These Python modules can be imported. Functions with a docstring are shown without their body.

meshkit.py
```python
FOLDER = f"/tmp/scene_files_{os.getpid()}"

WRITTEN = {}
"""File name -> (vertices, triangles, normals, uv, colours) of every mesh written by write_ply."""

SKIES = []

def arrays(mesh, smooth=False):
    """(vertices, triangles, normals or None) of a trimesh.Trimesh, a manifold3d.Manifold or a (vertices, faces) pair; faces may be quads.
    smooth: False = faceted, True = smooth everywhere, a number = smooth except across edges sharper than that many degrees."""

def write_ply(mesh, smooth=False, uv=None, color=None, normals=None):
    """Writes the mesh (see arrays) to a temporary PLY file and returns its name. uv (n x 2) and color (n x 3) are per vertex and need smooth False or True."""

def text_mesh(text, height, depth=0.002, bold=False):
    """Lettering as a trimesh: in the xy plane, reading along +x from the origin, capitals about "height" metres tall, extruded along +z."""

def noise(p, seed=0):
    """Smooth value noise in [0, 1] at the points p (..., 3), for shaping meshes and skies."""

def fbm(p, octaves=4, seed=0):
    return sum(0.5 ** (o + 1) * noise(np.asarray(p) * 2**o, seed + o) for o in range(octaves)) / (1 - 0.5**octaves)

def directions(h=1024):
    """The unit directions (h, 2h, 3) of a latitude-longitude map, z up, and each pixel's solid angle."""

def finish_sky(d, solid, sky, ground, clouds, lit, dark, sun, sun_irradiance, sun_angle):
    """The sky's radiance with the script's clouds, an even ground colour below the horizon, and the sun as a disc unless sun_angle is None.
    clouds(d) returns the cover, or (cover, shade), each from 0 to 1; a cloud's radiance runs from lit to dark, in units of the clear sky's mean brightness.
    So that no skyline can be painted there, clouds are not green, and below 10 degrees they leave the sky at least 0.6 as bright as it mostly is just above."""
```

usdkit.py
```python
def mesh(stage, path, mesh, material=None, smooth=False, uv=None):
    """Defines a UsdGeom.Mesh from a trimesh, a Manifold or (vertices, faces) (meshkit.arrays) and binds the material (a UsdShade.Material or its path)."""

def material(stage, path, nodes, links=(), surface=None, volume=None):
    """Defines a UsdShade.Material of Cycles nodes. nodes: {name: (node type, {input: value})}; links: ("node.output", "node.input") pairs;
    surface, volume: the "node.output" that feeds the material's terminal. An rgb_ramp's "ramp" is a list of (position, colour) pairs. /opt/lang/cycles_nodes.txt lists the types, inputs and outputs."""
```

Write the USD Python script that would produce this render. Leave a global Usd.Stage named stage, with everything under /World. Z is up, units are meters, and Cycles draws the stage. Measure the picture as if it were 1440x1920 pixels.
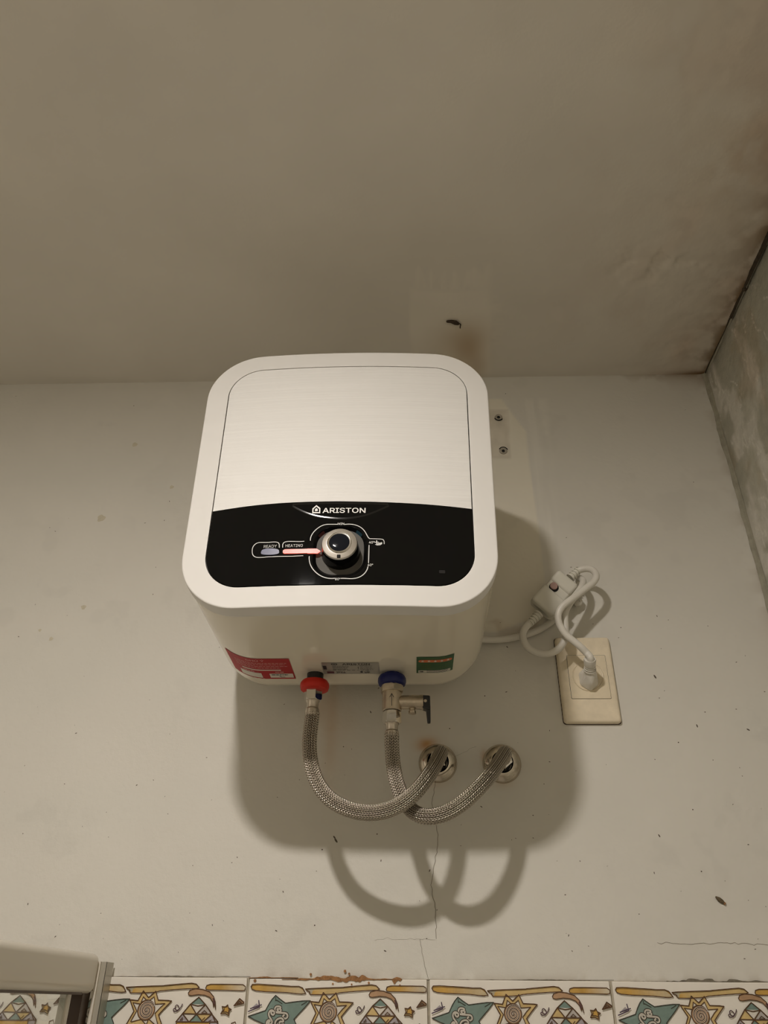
import math, functools
import numpy as np, trimesh, shapely
from shapely.geometry import Polygon, LineString, Point, box as sbox, MultiPolygon
from shapely.ops import unary_union
from shapely import affinity
import manifold3d as m3
import usdkit, meshkit
from meshkit import text_mesh, fbm, noise
from pxr import Usd, UsdGeom, UsdShade, Gf, Sdf, Vt

stage = Usd.Stage.CreateInMemory()
UsdGeom.SetStageUpAxis(stage, UsdGeom.Tokens.z)
UsdGeom.SetStageMetersPerUnit(stage, 1.0)
UsdGeom.Xform.Define(stage, '/World')
UsdGeom.Scope.Define(stage, '/World/Looks')
RNG = np.random.default_rng(7)

# ------------------------------------------------------------------ camera
CAM = np.array([0.0, -1.0, 1.5])
FPX = 1463.56
PITCH, YAW, ROLL = map(math.radians, (32.20544, -2.10598, 0.56797))
_f = np.array([math.sin(YAW) * math.cos(PITCH), math.cos(YAW) * math.cos(PITCH), math.sin(PITCH)])
_r = np.array([math.cos(YAW), -math.sin(YAW), 0.0])
_u = np.cross(_r, _f)
CR = math.cos(ROLL) * _r + math.sin(ROLL) * _u
CU = -math.sin(ROLL) * _r + math.cos(ROLL) * _u
cam = UsdGeom.Camera.Define(stage, '/World/Camera')
cam.CreateHorizontalApertureAttr(36.0)
cam.CreateVerticalApertureAttr(48.0)
cam.CreateFocalLengthAttr(FPX / 1440 * 36.0)
cam.CreateClippingRangeAttr(Gf.Vec2f(0.01, 100))
cam.CreateExposureAttr(0.0)
cam.AddTransformOp().Set(Gf.Matrix4d(*CR, 0, *CU, 0, *(-_f), 0, *CAM, 1))

LAMP_POS = (-0.282, -1.185, 2.362)      # small surface-mounted downlight on the ceiling, a little behind the camera
LAMP_STRENGTH = 1150.0
LAMP_COLOR = (1.0, 0.93, 0.865)

CEIL = 2.3975
XR, XL, YF = 0.5005, -1.05, -2.15        # right, left and front walls


def ray(px, py):
    return (px - 720) / FPX * CR - (py - 960) / FPX * CU + _f


def at(px, py, Y=0.0):
    """The point of the plane y = Y that the photograph shows at a pixel."""
    d = ray(px, py)
    return CAM + d * ((Y + 1.0) / d[1])


def at_z(px, py, z):
    d = ray(px, py)
    return CAM + d * ((z - CAM[2]) / d[2])


# ------------------------------------------------------------------ materials
def mat(name, color, rough=0.5, metal=0.0, spec=0.5, vary=0.0, scale=40.0, bump=0.0, bscale=300.0, coat=0.0, attr=None, emit=None, bdist=0.001, **kw):
    n = {"p": ("principled_bsdf", dict(base_color=color, roughness=rough, metallic=metal, specular_ior_level=spec, coat_weight=coat, **kw)),
         "g": ("geometry", {})}
    l = []
    src = None
    if attr:
        n["a"] = ("attribute", {"attribute": attr}); src = "a.color"
    if vary:
        n["n"] = ("noise_texture", {"scale": scale, "detail": 5.0, "roughness": 0.6})
        n["r"] = ("rgb_ramp", {"ramp": [(0.25, (1 - vary,) * 3), (0.75, (1 + vary * .4,) * 3)]})
        n["m"] = ("mix_color", {"blend_type": "multiply", "fac": 1.0, "a": color, "use_clamp": False})
        l += [("g.position", "n.vector"), ("n.fac", "r.fac"), ("r.color", "m.b")]
        if src: l.append((src, "m.a"))
        src = "m.result"
    if src: l.append((src, "p.base_color"))
    if bump:
        n["bn"] = ("noise_texture", {"scale": bscale, "detail": 4.0, "roughness": 0.55})
        n["b"] = ("bump", {"strength": bump, "distance": bdist})
        l += [("g.position", "bn.vector"), ("bn.fac", "b.height"), ("b.normal", "p.normal")]
    if emit:
        n["p"][1].update(emission_color=emit[0], emission_strength=emit[1])
    return usdkit.material(stage, '/World/Looks/' + name, n, l, surface="p.BSDF")


M = {}
M['wall'] = mat('wall_paint', (.7, .68, .62), .55, spec=.35, attr='tint', vary=.025, scale=9, bump=.35, bscale=130, bdist=.0012)
M['ceiling'] = mat('ceiling_paint', (.7, .68, .62), .75, spec=.2, attr='tint', vary=.05, scale=7, bump=.3, bscale=150, bdist=.001)
M['damp'] = mat('damp_wall', (.4, .4, .35), .7, spec=.25, attr='tint', vary=.12, scale=60, bump=.8, bscale=70, bdist=.003)
M['plain'] = mat('plain_wall', (.62, .585, .51), .7, spec=.3)
M['floor'] = mat('floor_tile', (.50, .46, .40), .45)
M['rim'] = mat('matte_white_plastic', (.775, .76, .73), .55, spec=.25)
M['body'] = mat('gloss_white_enamel', (.79, .735, .61), .13, spec=.5)
M['black'] = mat('gloss_black_plastic', (.0045, .0045, .0045), .03, spec=.22)
M['black_dish'] = mat('black_dial_dish', (.0045, .0045, .0045), .09, spec=.14)
M['navy'] = mat('dark_navy_cap', (.007, .009, .015), .05, spec=.35)
M['teal_mark'] = mat('teal_zone_mark', (.010, .040, .060), .3)
M['rose_mark'] = mat('red_zone_mark', (.040, .010, .008), .3)
M['black_edge'] = mat('black_bevel', (.006, .006, .006), .11, spec=.6)
M['black_matte'] = mat('black_plastic', (.012, .012, .012), .35)
M['gap'] = mat('gap_shadow_plastic', (.10, .095, .085), .7)
M['white_print'] = mat('white_print', (.62, .62, .60), .5)
M['logo_print'] = mat('logo_print', (.80, .79, .76), .4)
M['silver'] = mat('satin_silver', (.62, .58, .52), .34, metal=.85)
M['chrome'] = mat('chrome', (.80, .78, .74), .07, metal=1.0)
M['chrome_old'] = mat('worn_chrome', (.62, .56, .47), .16, metal=1.0, vary=.25, scale=60)
M['nickel'] = mat('brushed_nickel_brass', (.60, .52, .41), .38, metal=1.0, vary=.2, scale=120, bump=.3, bscale=900, bdist=.0003)
M['ferrule'] = mat('steel_ferrule', (.52, .465, .39), .27, metal=1.0)
M['braid'] = mat('braided_steel', (.58, .53, .455), .24, metal=1.0, attr='tint')
M['red'] = mat('red_plastic', (.58, .024, .011), .42, spec=.3)
M['blue'] = mat('blue_plastic', (.006, .011, .105), .35, spec=.35)
M['dark'] = mat('dark_hole', (.004, .0035, .003), .8)
M['white_tape'] = mat('white_tape', (.72, .71, .68), .6)
M['ready_led'] = mat('ready_lens', (.06, .065, .15), .3)
M['heat_led'] = mat('heating_lens_lit', (.55, .045, .025), .3, emit=((1.0, .085, .045), .62))
M['cream_plate'] = mat('aged_cream_plastic', (.84, .735, .555), .38, vary=.14, scale=55)
M['cream_face'] = mat('aged_cream_socket', (.82, .715, .53), .36, vary=.10, scale=70)
M['cable'] = mat('white_pvc', (.74, .71, .64), .38, vary=.06, scale=60)
M['rcd'] = mat('off_white_plastic', (.70, .68, .60), .42)
M['rcd_button'] = mat('pink_button', (.42, .27, .24), .45)
M['alu'] = mat('cream_aluminium', (.70, .655, .565), .30, spec=.5, coat=.2)
M['alu_grey'] = mat('grey_aluminium', (.46, .43, .36), .35, metal=.35)
M['bronze'] = mat('dark_bronze_seal', (.055, .032, .02), .35)
M['grout'] = mat('grout', (.50, .45, .35), .85, vary=.3, scale=120)
M['tile'] = mat('cream_glazed_tile', (.84, .795, .715), .16, vary=.06, scale=30, coat=.2)
M['tile_print'] = mat('tile_print', (.5, .5, .5), .2, attr='tint', vary=.22, scale=70)
M['rust'] = mat('rusty_mortar', (.40, .20, .08), .9, vary=.45, scale=160, bump=1., bscale=500, bdist=.002)
M['crack'] = mat('crack_shadow', (.25, .22, .17), .9)
M['speck'] = mat('dirt_speck', (.13, .11, .085), .9)
M['mildew'] = mat('mildew_line', (.20, .175, .13), .9, vary=.5, scale=150)
M['drop_stain'] = mat('yellow_drop_stain', (.60, .555, .43), .6, vary=.1, scale=200)
M['damp_trim'] = mat('grey_green_filler', (.38, .36, .28), .8, vary=.3, scale=60)
M['mould'] = mat('black_mould', (.06, .044, .027), .95, vary=.5, scale=160)
M['husk'] = mat('insect_husk', (.05, .03, .015), .7, vary=.5, scale=500)
M['moth_case'] = mat('moth_case', (.15, .11, .06), .8, vary=.6, scale=700)
M['plug_anchor'] = mat('old_wall_anchor', (.42, .38, .31), .7, vary=.3, scale=500)
M['red_label'] = mat('red_label', (.40, .009, .014), .5, spec=.25)
M['green_label'] = mat('green_label', (.018, .10, .035), .4)
M['orange_label'] = mat('orange_label', (.70, .16, .05), .4)
M['silver_label'] = mat('silver_label', (.42, .40, .36), .35, metal=.4)
M['ink'] = mat('label_ink', (.02, .018, .02), .6)
M['maroon_ink'] = mat('maroon_ink', (.10, .012, .03), .6)
M['pink_ink'] = mat('pale_ink', (.62, .30, .28), .6)
M['label_white'] = mat('label_white', (.66, .62, .54), .5)
M['olive_ink'] = mat('olive_ink', (.14, .20, .06), .6)
M['lamp_glow'] = mat('lamp_glow', (.8, .8, .8), .5, emit=(LAMP_COLOR, LAMP_STRENGTH))
# brushed white front panel: fine horizontal streaks
M['brushed'] = usdkit.material(stage, '/World/Looks/brushed_white_panel', {
    "g": ("geometry", {}), "mp": ("mapping", {"scale": (2.0, 2.0, 420.0)}),
    "n": ("noise_texture", {"scale": 3.0, "detail": 4.0, "roughness": .7}),
    "r": ("rgb_ramp", {"ramp": [(.25, (.765, .755, .73)), (.75, (.865, .855, .83))]}),
    "rr": ("rgb_ramp", {"ramp": [(.3, (.50,) * 3), (.7, (.62,) * 3)]}),
    "b": ("bump", {"strength": .35, "distance": .0005}),
    "p": ("principled_bsdf", {"metallic": 0.06, "roughness": .48, "specular_ior_level": .3})},
    [("g.position", "mp.vector"), ("mp.vector", "n.vector"), ("n.fac", "r.fac"), ("r.color", "p.base_color"), ("n.fac", "rr.fac"),
     ("rr.color", "p.roughness"), ("n.fac", "b.height"), ("b.normal", "p.normal")], surface="p.BSDF")
# slightly hazy partition glass: see-through mixed with a fresnel reflection and a thin film of lime
M['glass'] = usdkit.material(stage, '/World/Looks/shower_glass', {
    "t": ("transparent_bsdf", {"color": (.95, .965, .95)}), "gl": ("glossy_bsdf", {"roughness": .06, "color": (.9, .9, .9)}),
    "d": ("diffuse_bsdf", {"color": (.6, .6, .57)}), "f": ("fresnel", {"IOR": 1.45}), "geo": ("geometry", {}), "inv": ("math", {"math_type": "subtract", "value1": 1.0}), "mul": ("math", {"math_type": "multiply"}),
    "m1": ("mix_closure", {"fac": .07}), "m2": ("mix_closure", {})},
    [("t.BSDF", "m1.closure1"), ("d.BSDF", "m1.closure2"), ("geo.backfacing", "inv.value2"), ("f.fac", "mul.value1"), ("inv.value", "mul.value2"), ("mul.value", "m2.fac"), ("m1.closure", "m2.closure1"), ("gl.BSDF", "m2.closure2")], surface="m2.closure")

# ------------------------------------------------------------------ scene helpers
USED = {}


def free(path):
    if not stage.GetPrimAtPath(path): return path
    k = USED.get(path, 0) + 1
    while stage.GetPrimAtPath(f'{path}_{k:03d}'): k += 1
    USED[path] = k
    return f'{path}_{k:03d}'


def tag(p, label=None, cat=None, group=None, kind=None):
    p = p if isinstance(p, Usd.Prim) else p.GetPrim()
    for k, v in (('label', label), ('category', cat), ('group', group), ('kind', kind)):
        if v: p.SetCustomDataByKey(k, v)
    return p


def thing(name, label, cat, loc=(0, 0, 0), group=None, kind=None):
    x = UsdGeom.Xform.Define(stage, free('/World/' + name))
    x.AddTranslateOp().Set(Gf.Vec3d(*map(float, loc)))
    p = tag(x.GetPrim(), label, cat, group, kind)
    LOC[str(p.GetPath())] = np.array(loc, float)
    return p


LOC = {}


def origin(parent):
    return LOC.get('/'.join(str(parent.GetPath()).split('/')[:3]), np.zeros(3)) if parent else np.zeros(3)


def obj(name, mesh, m, parent=None, smooth=35, label=None, tint=None, kind=None):
    """One mesh, given in world coordinates, under its parent (or /World)."""
    v, f, n = meshkit.arrays(mesh, smooth if tint is None else (True if smooth else False))
    v = v - origin(parent)
    path = free((str(parent.GetPath()) if parent else '/World') + '/' + name)
    o = UsdGeom.Mesh.Define(stage, path)
    o.CreatePointsAttr(Vt.Vec3fArray.FromNumpy(v.astype(np.float32)))
    o.CreateFaceVertexCountsAttr(Vt.IntArray.FromNumpy(np.full(len(f), 3, np.int32)))
    o.CreateFaceVertexIndicesAttr(Vt.IntArray.FromNumpy(f.astype(np.int32).ravel()))
    o.CreateSubdivisionSchemeAttr('none')
    if n is not None:
        o.CreateNormalsAttr(Vt.Vec3fArray.FromNumpy(n.astype(np.float32))); o.SetNormalsInterpolation('vertex')
    if tint is not None:
        UsdGeom.PrimvarsAPI(o).CreatePrimvar('tint', Sdf.ValueTypeNames.Color3fArray, 'vertex').Set(Vt.Vec3fArray.FromNumpy(np.asarray(tint, np.float32)))
    UsdShade.MaterialBindingAPI.Apply(o.GetPrim()).Bind(M[m])
    return tag(o.GetPrim(), label=label, kind=kind)


cat_ = trimesh.util.concatenate


def tm(man):
    a = man.to_mesh(); return trimesh.Trimesh(a.vert_properties[:, :3], a.tri_verts, process=False)


def frame_of(d):
    d = np.asarray(d, float); d = d / np.linalg.norm(d)
    a = np.cross(d, [0, 0, 1.0]) if abs(d[2]) < .9 else np.cross(d, [0, 1.0, 0])
    a /= np.linalg.norm(a); b = np.cross(d, a)
    return a, b, d


def lathe(p0, axis, prof, n=40, phase=0.0):
    """prof: (radius, distance along the axis) pairs, from a closed end to a closed end."""
    a, b, d = frame_of(axis); p0 = np.asarray(p0, float)
    th = np.arange(n) * 2 * np.pi / n + phase
    ring = np.cos(th)[:, None] * a + np.sin(th)[:, None] * b
    V = [p0 + d * prof[0][1]]
    for r, h in prof: V.extend(p0 + d * h + ring * max(r, 1e-5))
    V.append(p0 + d * prof[-1][1])
    F = []
    for j in range(n):
        k = (j + 1) % n
        F.append((0, 1 + k, 1 + j))
        for i in range(len(prof) - 1):
            A, B = 1 + i * n, 1 + (i + 1) * n
            F += [(A + j, A + k, B + k), (A + j, B + k, B + j)]
        e = 1 + (len(prof) - 1) * n
        F.append((e + n, e + j, e + k))
    m = trimesh.Trimesh(np.array(V), np.array(F), process=False)
    if m.volume < 0: m.invert()
    return m


def spline(P, n):
    from scipy.interpolate import CubicSpline
    P = np.asarray(P, float)
    t = np.r_[0, np.cumsum(np.sqrt(np.linalg.norm(np.diff(P, axis=0), axis=1)))]
    cs = CubicSpline(t, P)
    q = cs(np.linspace(0, t[-1], n * 4))
    s = np.r_[0, np.cumsum(np.linalg.norm(np.diff(q, axis=0), axis=1))]
    u = np.linspace(0, s[-1], n)
    return np.stack([np.interp(u, s, q[:, k]) for k in range(3)], 1), s[-1]


def tube(P, rad, n=200, sides=20, disp=None):
    p, L = spline(P, n)
    t = np.gradient(p, axis=0); t /= np.linalg.norm(t, axis=1, keepdims=True)
    a = np.zeros_like(p); a0 = frame_of(t[0])[0]
    for i in range(n):
        a0 = a0 - t[i] * (a0 @ t[i]); a0 /= np.linalg.norm(a0); a[i] = a0
    b = np.cross(t, a)
    th = np.arange(sides) * 2 * np.pi / sides
    R = np.full((n, sides), rad, float)
    if disp is not None: R = R + disp(np.linspace(0, L, n)[:, None], th[None])
    V = p[:, None] + R[..., None] * (np.cos(th)[None, :, None] * a[:, None] + np.sin(th)[None, :, None] * b[:, None])
    V = V.reshape(-1, 3)
    i, j = np.meshgrid(np.arange(n - 1), np.arange(sides), indexing='ij'); k = (j + 1) % sides
    F = np.stack([i * sides + j, i * sides + k, (i + 1) * sides + k, (i + 1) * sides + j], -1).reshape(-1, 4)
    F = np.vstack([F[:, [0, 1, 2]], F[:, [0, 2, 3]]])
    c0, c1 = len(V), len(V) + 1
    V = np.vstack([V, p[0], p[-1]])
    jj = np.arange(sides); kk = (jj + 1) % sides
    F = np.vstack([F, np.stack([np.full(sides, c0), kk, jj], 1), np.stack([np.full(sides, c1), (n - 1) * sides + jj, (n - 1) * sides + kk], 1)])
    m = trimesh.Trimesh(V, F, process=False)
    if m.volume < 0: m.invert()
    return m


def rbox(c, size, r, axes=None, seg=12):
    """A box with rounded edges; axes: three unit vectors."""
    s = np.array(size) / 2 - r
    pts = [m3.Manifold.sphere(r, seg).translate([sx * s[0], sy * s[1], sz * s[2]]) for sx in (-1, 1) for sy in (-1, 1) for sz in (-1, 1)]
    m = tm(m3.Manifold.batch_hull(pts))
    if axes is not None: m.vertices = m.vertices @ np.array(axes)
    m.vertices = m.vertices + np.asarray(c, float)
    return m


def hull(balls, seg=16):
    return tm(m3.Manifold.batch_hull([m3.Manifold.sphere(r, seg).translate(list(map(float, c))) for c, r in balls]))


def polys(g):
    return [p for p in getattr(g, 'geoms', [g]) if isinstance(p, Polygon) and p.area > 1e-12]


def extr(g, t):
    return cat_([trimesh.creation.extrude_polygon(p, t, engine='earcut') for p in polys(g)])


def flat(g):
    vs, fs, o = [], [], 0
    for p in polys(g):
        v, f = trimesh.creation.triangulate_polygon(p, engine='earcut')
        vs.append(v); fs.append(f + o); o += len(v)
    return np.vstack(vs), np.vstack(fs)


def rrect(w, h, r, cx=0, cy=0, q=16):
    return sbox(cx - w / 2 + r, cy - h / 2 + r, cx + w / 2 - r, cy + h / 2 - r).buffer(r, quad_segs=q)


def stroke(pts, w):
    return LineString(pts).buffer(w / 2, cap_style='round', join_style='round', quad_segs=4)


def smoothline(pts, n=30, closed=False):
    from scipy.interpolate import CubicSpline
    P = np.asarray(pts, float)
    if closed: P = np.vstack([P, P[:1]])
    t = np.r_[0, np.cumsum(np.linalg.norm(np.diff(P, axis=0), axis=1) ** .5)]
    return CubicSpline(t, P, bc_type='periodic' if closed else 'not-a-knot')(np.linspace(0, t[-1], n))


def fine_axis(segs):
    """segs: (start, end, step) -> sorted coordinates."""
    return np.unique(np.round(np.concatenate([np.linspace(a, b, max(2, int(round((b - a) / s)) + 1)) for a, b, s in segs]), 6))


def grid(A, B, fn):
    """A grid surface over coordinates A, B; fn(a, b) -> points."""
    a, b = np.meshgrid(A, B, indexing='ij')
    V = fn(a.ravel(), b.ravel())
    nb = len(B)
    i, j = np.meshgrid(np.arange(len(A) - 1), np.arange(nb - 1), indexing='ij')
    q = np.stack([i * nb + j, (i + 1) * nb + j, (i + 1) * nb + j + 1, i * nb + j + 1], -1).reshape(-1, 4)
    return V, np.vstack([q[:, [0, 1, 2]], q[:, [0, 2, 3]]])


def ss(a, b, x):
    t = np.clip((x - a) / (b - a), 0, 1); return t * t * (3 - 2 * t)


def blob(x, y, cx, cy, sx, sy, rot=0):
    c, s = math.cos(rot), math.sin(rot)
    u, v = (x - cx) * c + (y - cy) * s, -(x - cx) * s + (y - cy) * c
    return np.exp(-.5 * ((u / sx) ** 2 + (v / sy) ** 2))


def inpoly(x, y, pts, soft):
    """1 inside, 0 outside, with a soft ragged edge."""
    g = Polygon(pts)
    out = np.zeros(len(x))
    x0, y0, x1, y1 = g.buffer(soft * 2).bounds
    k = np.nonzero((x > x0) & (x < x1) & (y > y0) & (y < y1))[0]
    p = shapely.points(x[k], y[k])
    d = np.where(shapely.contains(g, p), 1, -1) * shapely.distance(g.exterior, p)
    out[k] = ss(-soft, soft, d)
    return out


# ================================================================== the room
WALL_RGB = np.array([.705, .68, .615])
CEIL_RGB = np.array([.725, .69, .62])
wall_back = thing('wall_back', 'off-white painted wall behind the water heater, with drawn tiles below', None, (0, 0, 0), kind='structure')


def wxy(px, py):
    p = at(px, py); return p[0], p[2]


def wall_tint(x, z):
    P = np.stack([x, z, np.zeros_like(x)], 1)
    c = np.ones((len(x), 3)) * WALL_RGB
    c *= (1 - .03 * (fbm(P * 5, 4, 3) - .5) * 2)[:, None]
    # where an older heater was, unpainted lighter plaster
    old = inpoly(x, z, [wxy(*q) for q in [(800, 749), (940, 748), (962, 778), (986, 808), (992, 870), (1003, 940), (1012, 1010), (1020, 1080), (1024, 1140), (1020, 1172), (980, 1165), (930, 1185), (800, 1180)]], .0018)
    edge = inpoly(x, z, [wxy(*q) for q in [(800, 749), (1025, 748), (1032, 830), (1050, 1000), (1062, 1170), (800, 1180)]], .006)
    streak = fbm(np.stack([x * 90, z * 6, 0 * x], 1), 3, 5)
    c *= (1 + .07 * edge * (1 - old) * ss(.35, .65, streak))[:, None]
    c *= 1 + old[:, None] * np.array([.15, .13, .07])
    box_ = inpoly(x, z, [wxy(*q) for q in [(915, 766), (953, 766), (958, 858), (915, 858)]], .0015)
    c *= 1 + box_[:, None] * (np.array([-.17, -.19, -.20]) + .24 * (fbm(P * 60, 3, 8) - .35)[:, None] * np.array([1, 1, 1.1]))
    tear = inpoly(x, z, [wxy(*q) for q in [(880, 1183), (930, 1160), (965, 1170), (985, 1160), (1012, 1150), (1005, 1185), (960, 1200), (880, 1205)]], .003)
    c *= 1 - tear[:, None] * np.array([.14, .18, .22]) * ss(.3, .6, fbm(P * 45, 3, 4))[:, None]
    # rust run-off under the hot outlet and beside the first flange
    for px, py, sx, sz, a in [(622, 1345, .006, .045, .30), (598, 1330, .012, .02, .22), (640, 1360, .02, .05, .10), (802, 1393, .010, .005, .55), (792, 1400, .006, .004, .35),
                              (815, 1466, .012, .006, .25), (780, 1330, .03, .03, .10), (945, 1466, .010, .005, .22), (908, 1420, .003, .006, .4)]:
        cx, cz = wxy(px, py)
        w = blob(x, z, cx, cz, sx, sz) * (.5 + fbm(P * 50, 3, 9))
        c *= 1 - a * w[:, None] * np.array([.25, .65, 1.0])
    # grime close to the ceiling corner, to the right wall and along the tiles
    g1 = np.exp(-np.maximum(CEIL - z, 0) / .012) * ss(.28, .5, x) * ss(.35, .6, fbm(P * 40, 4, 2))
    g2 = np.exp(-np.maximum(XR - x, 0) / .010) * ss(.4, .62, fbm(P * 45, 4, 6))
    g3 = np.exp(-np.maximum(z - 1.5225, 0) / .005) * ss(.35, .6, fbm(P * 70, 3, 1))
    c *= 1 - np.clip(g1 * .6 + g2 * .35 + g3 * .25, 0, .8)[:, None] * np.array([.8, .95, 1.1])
    # faint grey-green repaint and scuffs
    s1 = ss(.5, .72, fbm(np.stack([x * 4, z * 10, x * 0], 1), 4, 12))
    c *= 1 - s1[:, None] * np.array([.014, .008, .008])
    s2 = ss(.60, .72, fbm(P * 26, 4, 21)) * ss(.3, .6, fbm(P * 6, 2, 22))
    c *= 1 - .04 * s2[:, None]
    return np.clip(c, .01, .9)


A = fine_axis([(XL, -.74, .1), (-.74, XR, .0028)])
B = fine_axis([(0, 1.44, .2), (1.44, 1.5225, .02), (1.5225, CEIL, .0028)])


def wall_pts(x, z):
    bumpy = (fbm(np.stack([x * 6, z * 6, x * 0], 1), 4, 30) - .5) * .0030
    fade = ss(1.5, 1.53, z) * ss(CEIL, CEIL - .02, z) * ss(XR, XR - .02, x)
    dent = inpoly(x, z, [wxy(*q) for q in [(915, 766), (953, 766), (958, 858), (915, 858)]], .0015) * .0022
    return np.stack([x, bumpy * fade + dent, z], 1)


V, F = grid(A, B, wall_pts)
obj('plaster', (V, F), 'wall', wall_back, smooth=True, tint=wall_tint(V[:, 0], V[:, 2]))

# --- ceiling
def cxy(px, py):
    p = at_z(px, py, CEIL); return p[0], p[1]


def ceil_tint(x, y):
    P = np.stack([x, y, np.zeros_like(x)], 1)
    c = np.ones((len(x), 3)) * CEIL_RGB
    c *= (1 - .035 * (fbm(P * 6, 4, 13) - .5) * 2)[:, None]
    # the touched-up square above the heater: brushed edges
    st = fbm(np.stack([x * 110, y * 8, x * 0], 1), 3, 15); st2 = fbm(np.stack([x * 10, y * 120, x * 0], 1), 3, 16)
    core = inpoly(x + (st - .5) * .008, y + (st2 - .5) * .008, [cxy(*q) for q in [(770, 540), (850, 546), (918, 538), (922, 700), (782, 700), (766, 620)]], .007)
    top = inpoly(x, y + (st - .5) * .05, [cxy(*q) for q in [(772, 505), (850, 512), (920, 506), (918, 548), (772, 548)]], .008) * ss(.32, .62, st)
    rgt = inpoly(x + (st2 - .5) * .04, y, [cxy(*q) for q in [(915, 545), (944, 570), (940, 640), (915, 660)]], .008) * ss(.36, .6, st2)
    pt = np.maximum(core * (.55 + .6 * fbm(P * 16, 3, 14)), np.maximum(top * .6, rgt * .5))
    c *= 1 + pt[:, None] * np.array([.10, .097, .09])
    # smoky brown stain running from the mark to the heater
    for px, py, sx, sy, a in [(880, 655, .016, .028, .42), (868, 630, .026, .022, .24), (895, 690, .012, .02, .28), (845, 660, .03, .03, .16)]:
        cx, cy = cxy(px, py)
        c *= 1 - a * blob(x, y, cx, cy, sx, sy)[:, None] * np.array([.55, .75, 1.0])
    # damp patches spreading from the right wall
    d = np.clip((x - .18) / (XR - .18), 0, 1)
    n1 = fbm(P * np.array([9, 7, 1]), 5, 17); n2 = fbm(P * 30, 4, 18)
    c *= 1 - (d * .21 * ss(.35, .62, n1))[:, None] * np.array([.55, .85, 1.0])
    c *= 1 + (d * .15 * ss(.52, .70, n2) * ss(.35, .6, n1))[:, None]
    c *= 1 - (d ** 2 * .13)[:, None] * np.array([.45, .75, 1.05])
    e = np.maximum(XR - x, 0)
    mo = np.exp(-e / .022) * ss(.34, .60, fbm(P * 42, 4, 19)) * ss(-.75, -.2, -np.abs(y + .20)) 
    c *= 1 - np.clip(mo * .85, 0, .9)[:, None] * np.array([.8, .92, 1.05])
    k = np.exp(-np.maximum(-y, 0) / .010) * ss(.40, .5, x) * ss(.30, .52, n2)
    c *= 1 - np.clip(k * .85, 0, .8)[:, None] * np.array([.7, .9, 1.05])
    px = [cxy(1290, 100), cxy(1400, 330), cxy(1425, 270), cxy(1435, 420)]
    for (cx, cy), a, sg in zip(px, (.05, .10, .16, .25), (.06, .05, .03, .02)):
        c *= 1 - a * blob(x, y, cx, cy, sg, sg)[:, None] * ss(.3, .6, n2)[:, None] * np.array([.5, .8, 1.1])
    return np.clip(c, .01, .9)


A = fine_axis([(XL, -.5, .1), (-.5, XR, .0032)])
B = fine_axis([(YF, -.72, .15), (-.72, 0, .0032)])


def ceil_pts(x, y):
    d = np.clip((x - .2) / .25, 0, 1)
    cx, cy = cxy(1240, 500)
    P = np.stack([x, y, x * 0], 1)
    h = (fbm(P * 8, 4, 33) - .5) * .003 + d * (fbm(P * 34, 3, 34) - .5) * .003
    h += -blob(x, y, cx, cy, .05, .02, .1) * ss(.45, .7, fbm(P * 50, 3, 35)) * .0034
    return np.stack([x, y, CEIL - h * ss(0, .02, -y) * ss(XR, XR - .02, x)], 1)


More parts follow.
